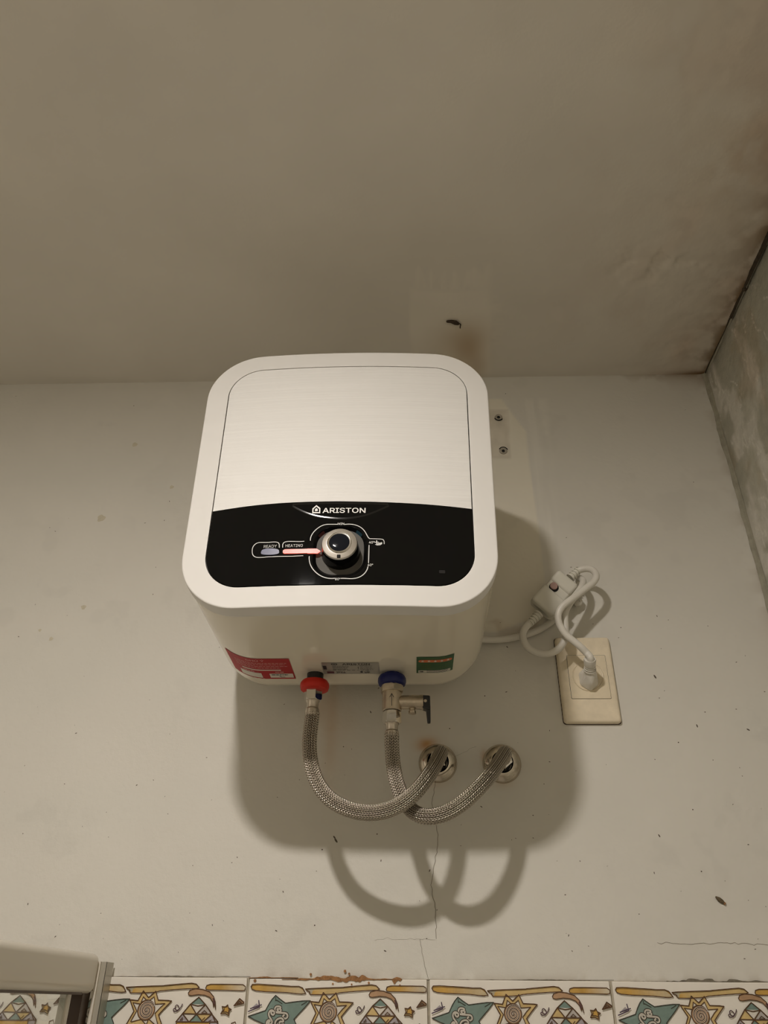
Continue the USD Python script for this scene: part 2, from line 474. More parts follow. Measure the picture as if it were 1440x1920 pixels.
V, F = grid(B, A, lambda y, x: ceil_pts(x, y))
o = obj('ceiling', (V, F), 'ceiling', smooth=True, tint=ceil_tint(V[:, 0], V[:, 1])); tag(o, 'grey-white ceiling with damp stains and a touched-up patch', kind='structure')

# --- right wall: damp, grey-green, flaking
def right_tint(y, z):
    P = np.stack([y, z, np.zeros_like(y)], 1)
    c = np.ones((len(y), 3)) * np.array([.465, .45, .37])
    n1 = fbm(P * np.array([16, 11, 1]), 5, 41); n2 = fbm(P * 34 + 5, 4, 42); n3 = fbm(P * np.array([30, 14, 1]) + 9, 5, 43)
    c *= (1 + .35 * (n1 - .5))[:, None]
    light = ss(.50, .60, n1) * ss(.3, .6, n3)
    c = c * (1 - .75 * light[:, None]) + np.array([.72, .69, .62]) * .75 * light[:, None]
    vein = np.exp(-((n3 - .5) / .014) ** 2) * ss(.4, .55, n2)
    c = c * (1 - .8 * vein[:, None]) + np.array([.80, .77, .70]) * .8 * vein[:, None]
    strip = np.exp(-((-y - .030 - .012 * (n2 - .5)) / .008) ** 2) * ss(.44, .56, fbm(P * np.array([6, 22, 1]), 3, 44))
    c = c * (1 - .75 * strip[:, None]) + np.array([.78, .74, .67]) * .75 * strip[:, None]
    br = ss(.55, .68, fbm(P * 14 + 3, 4, 45))
    c *= 1 - br[:, None] * np.array([.08, .14, .20])
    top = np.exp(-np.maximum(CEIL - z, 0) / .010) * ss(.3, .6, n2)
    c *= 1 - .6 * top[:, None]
    return np.clip(c, .01, .9)


A = fine_axis([(YF, -.40, .15), (-.40, 0, .003)])
B = fine_axis([(0, 1.5, .25), (1.5, CEIL, .003)])
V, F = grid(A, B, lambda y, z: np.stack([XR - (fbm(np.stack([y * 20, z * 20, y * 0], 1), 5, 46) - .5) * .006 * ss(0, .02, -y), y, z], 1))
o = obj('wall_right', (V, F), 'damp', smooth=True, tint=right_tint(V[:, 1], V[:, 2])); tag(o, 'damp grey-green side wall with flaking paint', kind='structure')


def ribbon(P, w, seed, ax1, ax2, rag=.45, th=.0012, n=160):
    """A ragged filler bead along a corner line: P from-to, ax1 and ax2 the two surfaces' inward directions."""
    P0, P1 = map(np.asarray, P)
    t = np.linspace(0, 1, n)
    q = P0 + (P1 - P0) * t[:, None]
    L = np.linalg.norm(P1 - P0)
    a = w * (1 + rag * 2 * (fbm(np.stack([t * L * 22, t * 0, t * 0], 1), 6, seed) - .5))
    b = w * (1 + rag * 2 * (fbm(np.stack([t * L * 20, t * 0 + 7, t * 0], 1), 6, seed + 1) - .5))
    ax1, ax2 = np.asarray(ax1, float), np.asarray(ax2, float)
    rows = [q + ax1 * a[:, None] + ax2 * th * .3, q + ax1 * a[:, None] * .5 + ax2 * th + ax2 * b[:, None] * .18, q + ax1 * th + ax2 * b[:, None] * .5 + ax1 * a[:, None] * .18, q + ax2 * b[:, None] + ax1 * th * .3, q]
    V = np.stack(rows, 1).reshape(-1, 3); k = len(rows)
    i, j = np.meshgrid(np.arange(n - 1), np.arange(k), indexing='ij'); jn = (j + 1) % k
    F = np.stack([i * k + j, (i + 1) * k + j, (i + 1) * k + jn, i * k + jn], -1).reshape(-1, 4)
    return trimesh.Trimesh(V, np.vstack([F[:, [0, 1, 2]], F[:, [0, 2, 3]]]), process=False)


o = obj('trim_1', ribbon([(XR, 0, 1.45), (XR, 0, CEIL)], .0060, 3, (-1, 0, 0), (0, -1, 0), rag=.55, n=420), 'damp_trim', smooth=60); tag(o, 'ragged grey-green filler bead in the upright corner of the walls', kind='structure')
o = obj('trim_2', ribbon([(XR, 0, CEIL), (XR, YF, CEIL)], .0034, 5, (-1, 0, 0), (0, 0, -1), rag=.4, n=500), 'damp_trim', smooth=60); tag(o, 'ragged dark filler bead between ceiling and damp wall', kind='structure')
mo = [ribbon([(XR - .002, -.13, CEIL - .0005), (XR - .002, -.29, CEIL - .0005)], .0042, 11, (-1, 0, 0), (0, 0, -1), rag=.7, th=.0018), ribbon([(XR - .002, -.005, CEIL - .0005), (XR - .002, -.13, CEIL - .0005)], .0018, 19, (-1, 0, 0), (0, 0, -1), rag=1.3, th=.0012)]
cx, cy = cxy(1396, 541)
mo.append(hull([((cx, cy, CEIL - .001), .0035), ((cx + .004, cy - .004, CEIL - .001), .003)]))
o = obj('trim_3', cat_(mo), 'mould', smooth=60); tag(o, 'black mould line along the ceiling edge', kind='structure')

for n_, v in (('wall_left', [(XL, YF, 0), (XL, 0, 0), (XL, 0, CEIL), (XL, YF, CEIL)]), ('wall_front', [(XR, YF, 0), (XL, YF, 0), (XL, YF, CEIL), (XR, YF, CEIL)])):
    o = obj(n_, (v, [(0, 1, 2, 3)]), 'plain', smooth=False); tag(o, 'plain pale wall of the small room', kind='structure')
o = obj('floor', ([(XL, YF, 0), (XR, YF, 0), (XR, 0, 0), (XL, 0, 0)], [(0, 1, 2, 3)]), 'floor', smooth=False); tag(o, 'plain floor of the small room', kind='structure')

# --- marks on the wall
def on_wall(g, off):
    v, f = flat(g)
    return np.stack([v[:, 0], np.full(len(v), -off), v[:, 1]], 1), f


def wall_mesh(geoms, th=.0006, y0=.0004):
    """Marks lying on the wall: polygons in (x, z), laid onto its uneven surface."""
    g = unary_union(polys(geoms)).segmentize(.006) if polys(geoms) else geoms
    v, f = flat(g)
    y = wall_pts(v[:, 0], v[:, 1])[:, 1] - .00022 - th * .5
    V, F = np.stack([v[:, 0], y, v[:, 1]], 1), f
    nn = np.cross(V[F[:, 1]] - V[F[:, 0]], V[F[:, 2]] - V[F[:, 0]])
    F = np.where((nn[:, 1] > 0)[:, None], F[:, ::-1], F)
    return trimesh.Trimesh(V, F, process=False)


def wline(pts, w, jit=.0006, seed=0):
    r = np.random.default_rng(seed)
    q = []
    for (a, b) in zip(pts[:-1], pts[1:]):
        a, b = np.array(wxy(*a)), np.array(wxy(*b)); n = max(2, int(np.linalg.norm(b - a) / .004))
        for t in np.arange(n) / n: q.append(a + (b - a) * t + r.normal(0, jit, 2))
    q.append(wxy(*pts[-1]))
    return stroke(q, w)


WB = .0022
for i, (pts, w) in enumerate([([(816, 1468), (811, 1500), (815, 1540), (822, 1565), (819, 1600), (811, 1632), (809, 1660), (815, 1700), (818, 1760)], .00075), ([(787, 1762), (793, 1795), (803, 1836)], .0006),
                              ([(1232, 1767), (1290, 1770), (1350, 1768), (1440, 1772)], .0005), ([(700, 1761), (790, 1761), (816, 1762)], .0002), ([(840, 1424), (870, 1412), (893, 1400)], .0003)]):
    obj('crack', wall_mesh(wline(pts, w * .75, seed=i), .0002, WB), 'crack', wall_back, smooth=False)
for px, py, rx in [(253, 834, 6), (190, 972, 8.5), (322, 913, 4.5), (157, 1139, 5), (96, 1198, 4), (75, 1182, 3)]:
    x, z = wxy(px, py); a = np.linspace(0, 2 * np.pi, 24, endpoint=False)
    r = rx * .00070 * (1 + .12 * np.sin(3 * a + px) + .08 * np.sin(5 * a))
    obj('drop_stain', wall_mesh(Polygon(np.stack([x + r * np.cos(a), z + r * np.sin(a)], 1)), .0001, WB), 'drop_stain', wall_back, smooth=False)
sp = []
known = [(951, 1213, 2.2), (909, 1305, 2), (1164, 1177, 1.8), (1228, 1269, 4), (1236, 1309, 1.6), (1322, 1335, 1.8), (1307, 1361, 3), (1403, 1368, 3), (1272, 1392, 2), (1299, 1518, 2), (1236, 1567, 2.6), (1228, 1424, 1.5), (1337, 1425, 1.5),
         (630, 1576, 4), (627, 1570, 3), (604, 1593, 2), (644, 1400, 1.8), (707, 1564, 2), (590, 1735, 2), (722, 1783, 2.2), (695, 1335, 2.4), (843, 1366, 2), (948, 738, 2), (251, 761, 2), (30, 743, 1.6), (1315, 1634, 2), (1198, 1714, 1.5), (800, 1760, 1.5), (1020, 1470, 1.5)]
for px, py, r in known:
    x, z = wxy(px, py); w = r * .00065
    sp.append(affinity.rotate(Point(x, z).buffer(w * .6, quad_segs=3).buffer(0) if r < 2.1 else affinity.scale(Point(x, z).buffer(w * .8, quad_segs=3), 1.4, .55), RNG.uniform(-80, -20)))
for _ in range(170):
    x, z = RNG.uniform(-.55, .47), 1.53 + (CEIL - 1.58) * RNG.beta(1.0, 1.9)
    w = RNG.uniform(.0003, .0008)
    sp.append(affinity.rotate(affinity.scale(Point(x, z).buffer(w, quad_segs=2), RNG.uniform(1, 2.2), .7), RNG.uniform(0, 180)))
obj('dirt_specks', wall_mesh(unary_union(sp), .0001, WB), 'speck', wall_back, smooth=False, kind='stuff')

# ================================================================== drawn tiles along the wall
TZ1, TW, TX0 = 1.5226, .1973, -.1805
TZ0 = TZ1 - .100
JOINT = .0028


def tl(px, py):
    """A pixel on the tile whose left joint lies at TX0 -> tile coordinates."""
    p = at(px, py, -.004); return (p[0] - TX0, p[2])


def cr2(x, y): return tl(450 + x / 7.2, 1800 + y / 7.2)
def cr3(x, y): return tl(630 + x / 7.2, 1800 + y / 7.2)


OCHRE, PALE, TEAL, BROWN, INKC, CREAM, SALMON, LILAC = (.60, .36, .085), (.66, .48, .21), (.20, .285, .25), (.10, .048, .022), (.035, .02, .018), (.78, .73, .65), (.47, .29, .165), (.42, .38, .40)
fills, lines = [], []


def fill(pts, col): fills.append((Polygon(pts).buffer(0), col))
def grade(pts, c0, c1, n=14):
    """A wash that runs from one colour at the left to another at the right."""
    g = Polygon(pts).buffer(0); x0, _, x1, _ = g.bounds
    for k in range(n):
        s = (k + .5) / n
        fills.append((g.intersection(sbox(x0 + (x1 - x0) * k / n, -9, x0 + (x1 - x0) * (k + 1) / n + 1e-5, 9)), tuple(np.array(c0) * (1 - s) + np.array(c1) * s)))
def line(pts, w=.0009, col=BROWN): lines.append((stroke(pts, w), col))
def shape(pts, col, w=.0009, lc=BROWN, sm=False):
    if sm: pts = smoothline(pts, 50, True)
    if col: fill(pts, col)
    line(list(pts) + [pts[0]], w, lc)


# three brush strokes across the top
shape([cr2(*q) for q in [(155, 360), (175, 330), (260, 326), (400, 335), (560, 345), (700, 356), (800, 356), (850, 378), (875, 420), (892, 452), (840, 462), (760, 455), (640, 440), (500, 434), (350, 428), (220, 415), (170, 395)]], OCHRE, .0009, BROWN)
grade([cr2(*q) for q in [(330, 336), (560, 347), (800, 358), (868, 425), (885, 450), (760, 452), (560, 436), (330, 425)]], OCHRE, (.63, .52, .33))
shape([cr2(890, 392), cr2(960, 386), cr2(1150, 378), cr2(1400, 370), cr3(120, 366), cr3(360, 345), cr3(480, 335), cr3(545, 348), cr3(590, 395), cr3(560, 408), cr3(430, 412), cr3(250, 425), cr3(60, 442), cr2(1300, 458), cr2(1100, 470), cr2(960, 468), cr2(938, 445), cr2(945, 430), cr2(910, 415)], PALE, .0009, BROWN)
grade([cr2(*q) for q in [(905, 394), (1010, 388), (985, 440), (960, 460), (948, 432)]], (.38, .39, .35), (.52, .42, .24), 8)
grade([cr2(*q) for q in [(985, 415), (1110, 405), (1110, 462), (975, 462)]], OCHRE, PALE, 8)
shape([cr3(*q) for q in [(678, 400), (690, 365), (740, 350), (900, 350), (1180, 355), (1222, 385), (1215, 432), (1180, 440), (980, 432), (720, 428), (685, 418)]], OCHRE, .0008, BROWN)
grade([cr3(*q) for q in [(880, 356), (1180, 359), (1216, 388), (1208, 430), (880, 430)]], OCHRE, (.66, .58, .44))
# the curved tail
shape([cr3(*q) for q in [(447, 470), (470, 430), (540, 410), (640, 420), (740, 455), (800, 520), (830, 590), (843, 690), (826, 620), (812, 660), (795, 590), (750, 530), (680, 500), (590, 490), (490, 505), (455, 495)]], SALMON, .0008, BROWN)
fills.append((Polygon([cr3(*q) for q in [(785, 545), (805, 530), (828, 600), (838, 670), (824, 615), (812, 650), (800, 590)]]), (.12, .06, .06)))
# teal five-pointed star with curls
shape([cr2(*q) for q in [(488, 478), (555, 535), (620, 582), (740, 565), (870, 550), (955, 550), (880, 640), (800, 725), (732, 800), (765, 870), (800, 980), (700, 960), (560, 930), (430, 905), (300, 850), (200, 805), (118, 760), (210, 730), (350, 682), (400, 590), (440, 530)]], TEAL, .0009, (.05, .05, .04))
for pp in ([(488, 505), (487, 548), (500, 540), (575, 588)], [(905, 565), (835, 605)]): line([cr2(*q) for q in pp], .0007, (.05, .05, .04))
CURL = [[(560, 672), (545, 700), (520, 690), (512, 660), (540, 660), (555, 640), (520, 625), (485, 640), (478, 690), (520, 710), (600, 715), (640, 730), (645, 770), (610, 790), (585, 770), (600, 745)],
        [(470, 720), (440, 735), (428, 700), (455, 690), (470, 700), (445, 680), (410, 690), (395, 735), (420, 790), (440, 830), (425, 865), (395, 860), (385, 840), (410, 830), (400, 812), (372, 830), (368, 868)],
        [(590, 860), (560, 845), (530, 850), (510, 880), (500, 930)], [(480, 880), (492, 820), (530, 790), (580, 795), (590, 830), (560, 830), (540, 850)]]
for cpts in CURL:
    q = smoothline([cr2(*p) for p in cpts], 60)
    lines.append((stroke(q, .0032), (.06, .05, .04))); lines.append((stroke(q, .0017), (.56, .52, .45)))
# the sun: ochre band with a zigzag edge inside and outside, a spiral in the middle
sun_o = [(960, 560), (1070, 572), (1130, 440), (1210, 530), (1300, 445), (1345, 565), (1480, 570), (1530, 578), (1440, 680), (1370, 765), (1420, 880), (1470, 980), (1300, 960), (1150, 1000), (900, 990), (960, 860), (1030, 715)]
sun_i = [(1005, 600), (1110, 618), (1138, 520), (1205, 585), (1285, 520), (1310, 622), (1440, 612), (1385, 665), (1320, 745), (1360, 860), (1400, 950), (1240, 820), (1215, 900), (1140, 825), (1010, 860), (1000, 855), (1068, 710)]
so, si = [cr2(*q) for q in sun_o], [cr2(*q) for q in sun_i]
fills.append((Polygon(so).buffer(0), PALE)); fills.append((Polygon(si).buffer(0), CREAM))
line(so + so[:1], .0010); line(si + si[:1], .0008)
cx, cz = cr2(1195, 700); rr = (cr2(1310, 700)[0] - cx)
fills.append((Point(cx, cz).buffer(rr), SALMON))
lines.append((Point(cx, cz).buffer(rr).boundary.buffer(.00045), BROWN))
for w_, col_ in ((.0030, CREAM),):
    a = np.linspace(0, 6.2 * np.pi, 160); r_ = rr * .90 * a / a[-1]
    lines.append((stroke(np.stack([cx + .0006 + r_ * np.cos(-a + 1.2), cz - .0003 + r_ * np.sin(-a + 1.2)], 1), w_ * .55), col_))
lines.append((stroke(np.stack([cx + .0006 + r_ * np.cos(-a + 1.2), cz - .0003 + r_ * np.sin(-a + 1.2)], 1), .00095), BROWN))
# little curl
line(smoothline([cr3(*q) for q in [(385, 620), (370, 660), (340, 700), (300, 722), (275, 712), (270, 690), (290, 680), (310, 700), (345, 690), (335, 650), (310, 632), (292, 650), (300, 680)]], 50), .0009, (.09, .05, .06))
# patchwork pyramid
T = cr3
def tri(a, b, c, col):
    fills.append((Polygon([a, b, c]).buffer(0), col))
shape([T(600, 525), T(700, 625), T(600, 645), T(495, 620)], TEAL, .0009)
apex = [(600, 525)]
row1 = [(495, 620), (700, 625)]; row2 = [(400, 748), (590, 755), (800, 755)]; row3 = [(320, 860), (500, 862), (690, 864), (895, 862)]
tri(T(*row1[0]), T(*row2[0]), T(*row2[1]), PALE); tri(T(*row1[0]), T(*row1[1]), T(*row2[1]), CREAM); tri(T(*row1[1]), T(*row2[1]), T(*row2[2]), (.55, .50, .46))
tri(T(*row2[0]), T(*row3[0]), T(*row3[1]), LILAC); tri(T(*row2[0]), T(*row2[1]), T(*row3[1]), CREAM); tri(T(*row2[1]), T(*row3[1]), T(*row3[2]), TEAL)
tri(T(*row2[1]), T(*row2[2]), T(*row3[2]), PALE); tri(T(*row2[2]), T(*row3[2]), T(*row3[3]), LILAC)
for pp in ([row1[0], row2[0], row3[0]], [row1[1], row2[2], row3[3]], [row1[0], row2[1], row3[2]], [row1[1], row2[1], row3[1]], [row2[0], row3[1]], [row2[2], row3[2]], [row2[0], row2[1], row2[2]], [row3[0], row3[1], row3[2], row3[3]], [(700, 625), (800, 748), (860, 862)]):
    line([T(*q) for q in pp], .0010)
for pp in ([(660, 740), (695, 705), (735, 740)], [(375, 838), (405, 800), (412, 832)]): line([T(*q) for q in pp + pp[:1]], .0006)
line([T(680, 835), T(710, 800)], .0006); line([T(770, 850), T(800, 838)], .0006)
fill([T(330, 866), T(780, 866), T(780, 1010), T(330, 1010)], OCHRE); fill([T(790, 866), T(885, 866), T(885, 1010), T(790, 1010)], LILAC)
for pp in ([(330, 864), (330, 1010)], [(785, 864), (785, 1010)], [(888, 864), (888, 1010)]): line([T(*q) for q in pp], .0009)
# small star and small triangle
st_o = [(1005, 630), (1020, 675), (1060, 692), (1035, 715), (1030, 775), (985, 748), (922, 752), (945, 700), (930, 652), (975, 658)]
shape([T(*q) for q in st_o], PALE, .0009)
cst = np.mean([T(*q) for q in st_o], 0)
stin = [tuple(cst + (np.array(T(*q)) - cst) * .72 + np.array([.0004, .0008])) for q in st_o]
shape(stin, OCHRE, .0007)
shape([T(1158, 545), T(1235, 605), T(1090, 642)], SALMON, .0010)
shape([T(1160, 580), T(1190, 602), T(1128, 615)], CREAM, .0009)
shape([T(1080, 880), T(1130, 860), T(1160, 930), T(1090, 960)], CREAM, .0007)
# pen flick
fill([cr2(170, 640), cr2(235, 585), cr2(268, 620)], LILAC)
for pp in ([(262, 548), (270, 632), (122, 694)], [(152, 656), (245, 622), (298, 606)]): line([cr2(*q) for q in pp], .0010, (.08, .05, .09))


def print_mesh(x0, x1):
    """The drawing of one tile as flat coloured pieces, lines over fills, kept to the tile."""
    keep = sbox(.0008 + JOINT / 2, TZ0 + .003, TW - JOINT / 2 - .0006, TZ1 - .0012)
    vs, fs, cs, o = [], [], [], 0
    for k, (g, c) in enumerate(fills + lines):
        g = g.intersection(keep)
        if not polys(g): continue
        v, f = flat(g)
        y = -.0062 - .00002 * k
        vs.append(np.stack([v[:, 0], np.full(len(v), y), v[:, 1]], 1)); fs.append(f + o); cs.append(np.tile(c, (len(v), 1))); o += len(v)
    return np.vstack(vs), np.vstack(fs), np.vstack(cs)


PV, PF, PC = print_mesh(0, TW)
TILE = tm(m3.Manifold.batch_hull([m3.Manifold.sphere(.0011, 12).translate([a, b, c]) for a in (JOINT / 2 + .0011, TW - JOINT / 2 - .0011) for b in (-.005, .006) for c in (TZ0 + .0011, TZ1 - .0011)]))
for k in range(-3, 4):
    dx = TX0 + TW * k
    m = TILE.copy()
    m.vertices[:, 0] = np.minimum(m.vertices[:, 0] + dx, XR - .001)
    if dx + .01 > XR: continue
    t = obj('tile', m, 'tile', wall_back, smooth=40)
    v = PV + [dx, 0, 0]
    f = PF[(v[PF][:, :, 0] < XR - .001).all(1)]
    obj('tile_print', (v, f), 'tile_print', t, smooth=False, tint=PC)
obj('grout', trimesh.creation.box(bounds=[[XL, -.0022, TZ0 - .004], [XR, .004, TZ1 + .0006]]), 'grout', wall_back, smooth=False)
# rusty mortar oozing over the top edge of the tiles
def rag(px0, px1, up, dn, seed, n=220, yl=1836.5):
    t = np.linspace(0, 1, n); xs = px0 + (px1 - px0) * t
    env = np.sin(np.pi * t) ** .6
    q = np.stack([t * (px1 - px0) * .045, t * 0, t * 0], 1); q2 = np.stack([t * (px1 - px0) * .25, t * 0 + 3, t * 0], 1)
    a = up * env * (.25 + 1.5 * ss(.3, .8, fbm(q, 3, seed)) + .25 * (noise(q2, seed) - .3)); b = dn * env * (.3 + 1.3 * ss(.4, .8, fbm(q + 9, 3, seed + 1)) + .7 * (noise(q2 + 5, seed) - .3))
    return Polygon([wxy(x, yl - max(v, .4)) for x, v in zip(xs, a)] + [wxy(x, yl + max(v, .4)) for x, v in zip(xs[::-1], b[::-1])]).buffer(0)


rust = unary_union([rag(530, 735, 4.0, 2.0, 3), rag(615, 700, 6, 4, 5), rag(735, 754, 3, 8, 9), rag(468, 560, 1.6, .8, 6, yl=1833.5)])
spots = unary_union([Point(wxy(*q)).buffer(r * .0007) for q, r in [((647, 1821), 2), ((480, 1839), 2.2), ((655, 1826), 1.6), ((583, 1827), 1.8), ((750, 1848), 1.4), ((692, 1843), 1.6), ((660, 1846), 1.2), ((625, 1845), 1.3)]])
m = extr(rust, .0052); v = m.vertices.copy(); m.vertices = np.stack([v[:, 0], -.002 - v[:, 2], v[:, 1]], 1); m.invert()
obj('rusty_mortar', m, 'rust', wall_back, smooth=False, label='crumbling rust-brown mortar over the tile edge')
m = extr(spots, .0008); v = m.vertices.copy(); m.vertices = np.stack([v[:, 0], -.0016 - v[:, 2] - .0046 * (v[:, 1] < TZ1 - .0006), v[:, 1]], 1); m.invert()
obj('mortar_crumbs', m, 'rust', wall_back, smooth=False, kind='stuff')
mil = unary_union([rag(760, 1150, 1.0, .8, 21, 400, 1838), rag(1150, 1440, 3.4, 1.2, 23, 400, 1841), rag(200, 470, 1.2, .7, 25, 400, 1831.5)])
m = extr(mil, .0012); v = m.vertices.copy(); m.vertices = np.stack([v[:, 0], -.0014 - v[:, 2], v[:, 1]], 1); m.invert()
obj('mildew', m, 'mildew', wall_back, smooth=False)

# ================================================================== ceiling downlight
lamp = thing('ceiling_downlight', 'small round surface-mounted ceiling downlight, lit warm white', 'ceiling light', LAMP_POS)
L0 = np.array(LAMP_POS)
obj('trim_ring', lathe(L0, (0, 0, -1), [(.040, -.0350), (.050, -.0350), (.050, .0005), (.046, .003), (.0405, .003), (.0395, .0005)], 48), 'rim', lamp)
obj('diffuser', lathe(L0, (0, 0, -1), [(.0375, .0005), (.0373, .0020), (.0350, .0036), (.026, .0052), (.012, .0060), (.0001, .0062)], 48), 'lamp_glow', lamp, label='glowing diffuser')

# ================================================================== water heater
HX, HZ0 = -.0725, 1.5 + .331         # centre in x, lower edge of the front
HW, HH, HR = .333, .3515, .064
TAU = math.radians(-2.1)
TAPER = .040                          # the front is a touch wider at the top
YFRONT = -.302                       # world y of the lower middle of the front


def taper(v): return 1 + TAPER * (v / HH - .35)


def bulge(u): return .0062 * (1 - (u / .125) ** 2)


def face(u, v, w=0.0):
    """Front-face coordinates (u right, v up, w out of the face) -> world."""
    y = YFRONT - v * math.sin(TAU) - bulge(u) + .0062 - w
    return np.stack([HX + u * taper(v) + 0 * v, y + 0 * v, HZ0 + v * math.cos(TAU) + 0 * u], -1)


def fl(px, py):
    """pixel -> (u, v) on the front face."""
    d = ray(px, py); t = .7
    for _ in range(20):
        p = CAM + d * t
        v = (p[2] - HZ0) / math.cos(TAU); u = (p[0] - HX) / taper(v)
        yt = YFRONT - v * math.sin(TAU) - bulge(u) + .0062
        t = (yt - CAM[1]) / d[1]
    return u, v


def face_mesh(g, w0, w1, step=.012):
    """A polygon in (u, v) as a plate from w0 to w1 that follows the bulged front."""
    out = []
    for p in polys(g):
        p = p.segmentize(step)
        m = trimesh.creation.extrude_polygon(p, 1.0, engine='earcut')
        v, f = trimesh.remesh.subdivide_to_size(m.vertices, m.faces, step * 2.2, max_iter=12) if max(p.bounds[2] - p.bounds[0], p.bounds[3] - p.bounds[1]) > step * 2 else (m.vertices, m.faces)
        # extrusion height must not count as length: scale it away first
        out.append(trimesh.Trimesh(v, f, process=False))
    m = cat_(out)
    v = m.vertices
    W = w0 + (w1 - w0) * v[:, 2]
    P = face(v[:, 0], v[:, 1], W)
    m2 = trimesh.Trimesh(P, m.faces, process=False)
    return m2


def face_plate(g, w0, w1, step=.012):
    out = []
    for p in polys(g):
        p = p.segmentize(step)
        # cut into strips in u so that every strip follows the bulge
        x0, _, x1, _ = p.bounds
        n = max(1, int(math.ceil((x1 - x0) / step)))
        for k in range(n):
            s = p.intersection(sbox(x0 + (x1 - x0) * k / n, -1, x0 + (x1 - x0) * (k + 1) / n, 1)) if n > 1 else p
            for q in polys(s):
                v, f = trimesh.creation.triangulate_polygon(q, engine='earcut')
                out.append((v, f))
    vs, fs, o = [], [], 0
    for v, f in out:
        vs.append(face(v[:, 0], v[:, 1], np.full(len(v), w1))); fs.append(f + o); o += len(v)
    for p in polys(g):                    # side walls
        p = p.segmentize(step)
        for ring in [p.exterior] + list(p.interiors):
            c = np.array(ring.coords)[:-1]; n = len(c)
            a = face(c[:, 0], c[:, 1], np.full(n, w1)); b = face(c[:, 0], c[:, 1], np.full(n, w0))
            vs += [a, b]
            i = np.arange(n); j = (i + 1) % n
            fs.append(np.vstack([np.stack([i, n + i, n + j], 1), np.stack([i, n + j, j], 1)]) + o); o += 2 * n
    m = trimesh.Trimesh(np.vstack(vs), np.vstack(fs), process=False)
    m.merge_vertices(digits_vertex=7)
    trimesh.repair.fix_normals(m, multibody=True)
    return m


def orient_front(m):
    """Plates: the outward side of the face points to -y."""
    n = m.face_normals; a = m.area_faces
    if (n[:, 1] * a).sum() > 0: m.invert()
    return m


heater = thing('water_heater', 'white square electric water heater with a black control panel, hung on the wall', 'water heater', (HX, -.06, HZ0))


@functools.lru_cache(None)
def outline(w, h, r, n=220):
    """Rounded rectangle (u, v) with v from 0 to h, as n points of equal arc length, starting at the bottom middle going right."""
    p = rrect(w, h, r, 0, h / 2, 24).exterior
    L = p.length
    k = p.project(Point(0, 0))
    c = shapely.get_coordinates(shapely.line_interpolate_point(p, (k + L * np.arange(n) / n) % L))
    if c[5, 0] < 0: c = np.roll(c[::-1], 1, 0)
    return c


NO = 240
REAR = -.030                           # back of the body


def loft(rings, cap0=None, cap1=None):
    n = len(rings[0]); V = np.vstack(rings); F = []
    j = np.arange(n); k = (j + 1) % n
    for i in range(len(rings) - 1):
        F += [np.stack([i * n + j, i * n + k, (i + 1) * n + k], 1), np.stack([i * n + j, (i + 1) * n + k, (i + 1) * n + j], 1)]
    F = np.vstack(F)
    for end, ring in ((cap0, 0), (cap1, len(rings) - 1)):
        if end:
            c = len(V); V = np.vstack([V, rings[ring].mean(0)])
            F = np.vstack([F, np.stack([np.full(n, c), ring * n + j, ring * n + k], 1)])
    m = trimesh.Trimesh(V, F, process=False)
    trimesh.repair.fix_normals(m)
    return m


def shell_pt(inset, t, c=None):
    """A ring of the casing: inset from the full outline, t = 0 at the front plane .. 1 at the back plane."""
    c = outline(HW - 2 * inset, HH - 2 * inset, max(HR - inset, .01), NO) if c is None else c
    u, v = c[:, 0], c[:, 1] + inset
    f = face(u, v, 0 * u)
    # back plane is upright; the front leans out at the top
    y = f[:, 1] * (1 - t) + REAR * t
    return np.stack([f[:, 0], y, HZ0 + v * math.cos(TAU)], 1)


def t_of(depth): return depth / (abs(YFRONT) - abs(REAR))


PIN = dict(w=.2785, h=.2955 - .0, r=.045)
PANEL_C = (0.0, None)
# inner opening measured on the face
u0, v0 = fl(384, 1050); u1, v1 = fl(891, 1050); _, vb = fl(640, 1096.5); _, vt = fl(650, 686.5)
PW, PH, PCX, PCV = u1 - u0, vt - vb, (u0 + u1) / 2, (vt + vb) / 2
OPEN = rrect(PW, PH, .040, PCX, PCV, 20)
# front frame: outer edge rounded, flat band, then down into the opening
co = outline(HW, HH, HR, NO)
def to_outline(pl, n=NO):
    p = pl.exterior; L = p.length; k = p.project(Point(PCX, PCV - PH))
    c = np.array([p.interpolate((k + L * t) % L).coords[0] for t in np.arange(n) / n])
    if c[5, 0] < c[0, 0]: c = np.roll(c[::-1], 1, 0)
    return c
ci = to_outline(OPEN); ci2 = to_outline(OPEN.buffer(-.0008))
def matched(a, b, s): return a * (1 - s) + b * s
rings = [shell_pt(.0016, t_of(.022)), shell_pt(.0006, t_of(.0215)), shell_pt(.0000, t_of(.018)), shell_pt(.0000, t_of(.006))]
for d, ins in ((.0014, .0001), (.0007, .0004), (.0002, .0009), (.0, .0017)): rings.append(shell_pt(ins, t_of(d)))
oin = outline(HW - .0034, HH - .0034, HR - .0017, NO) + [0, .0017]
for s in (.04, .2, .4, .6, .8, .97): c = matched(oin, ci, s); rings.append(face(c[:, 0], c[:, 1], np.full(NO, 0.0)))
rings.append(face(ci[:, 0], ci[:, 1], np.full(NO, -.0004))); rings.append(face(ci[:, 0], ci[:, 1], np.full(NO, -.0045)))
obj('front_frame', loft(rings), 'rim', heater, smooth=30, label='matte white front frame')
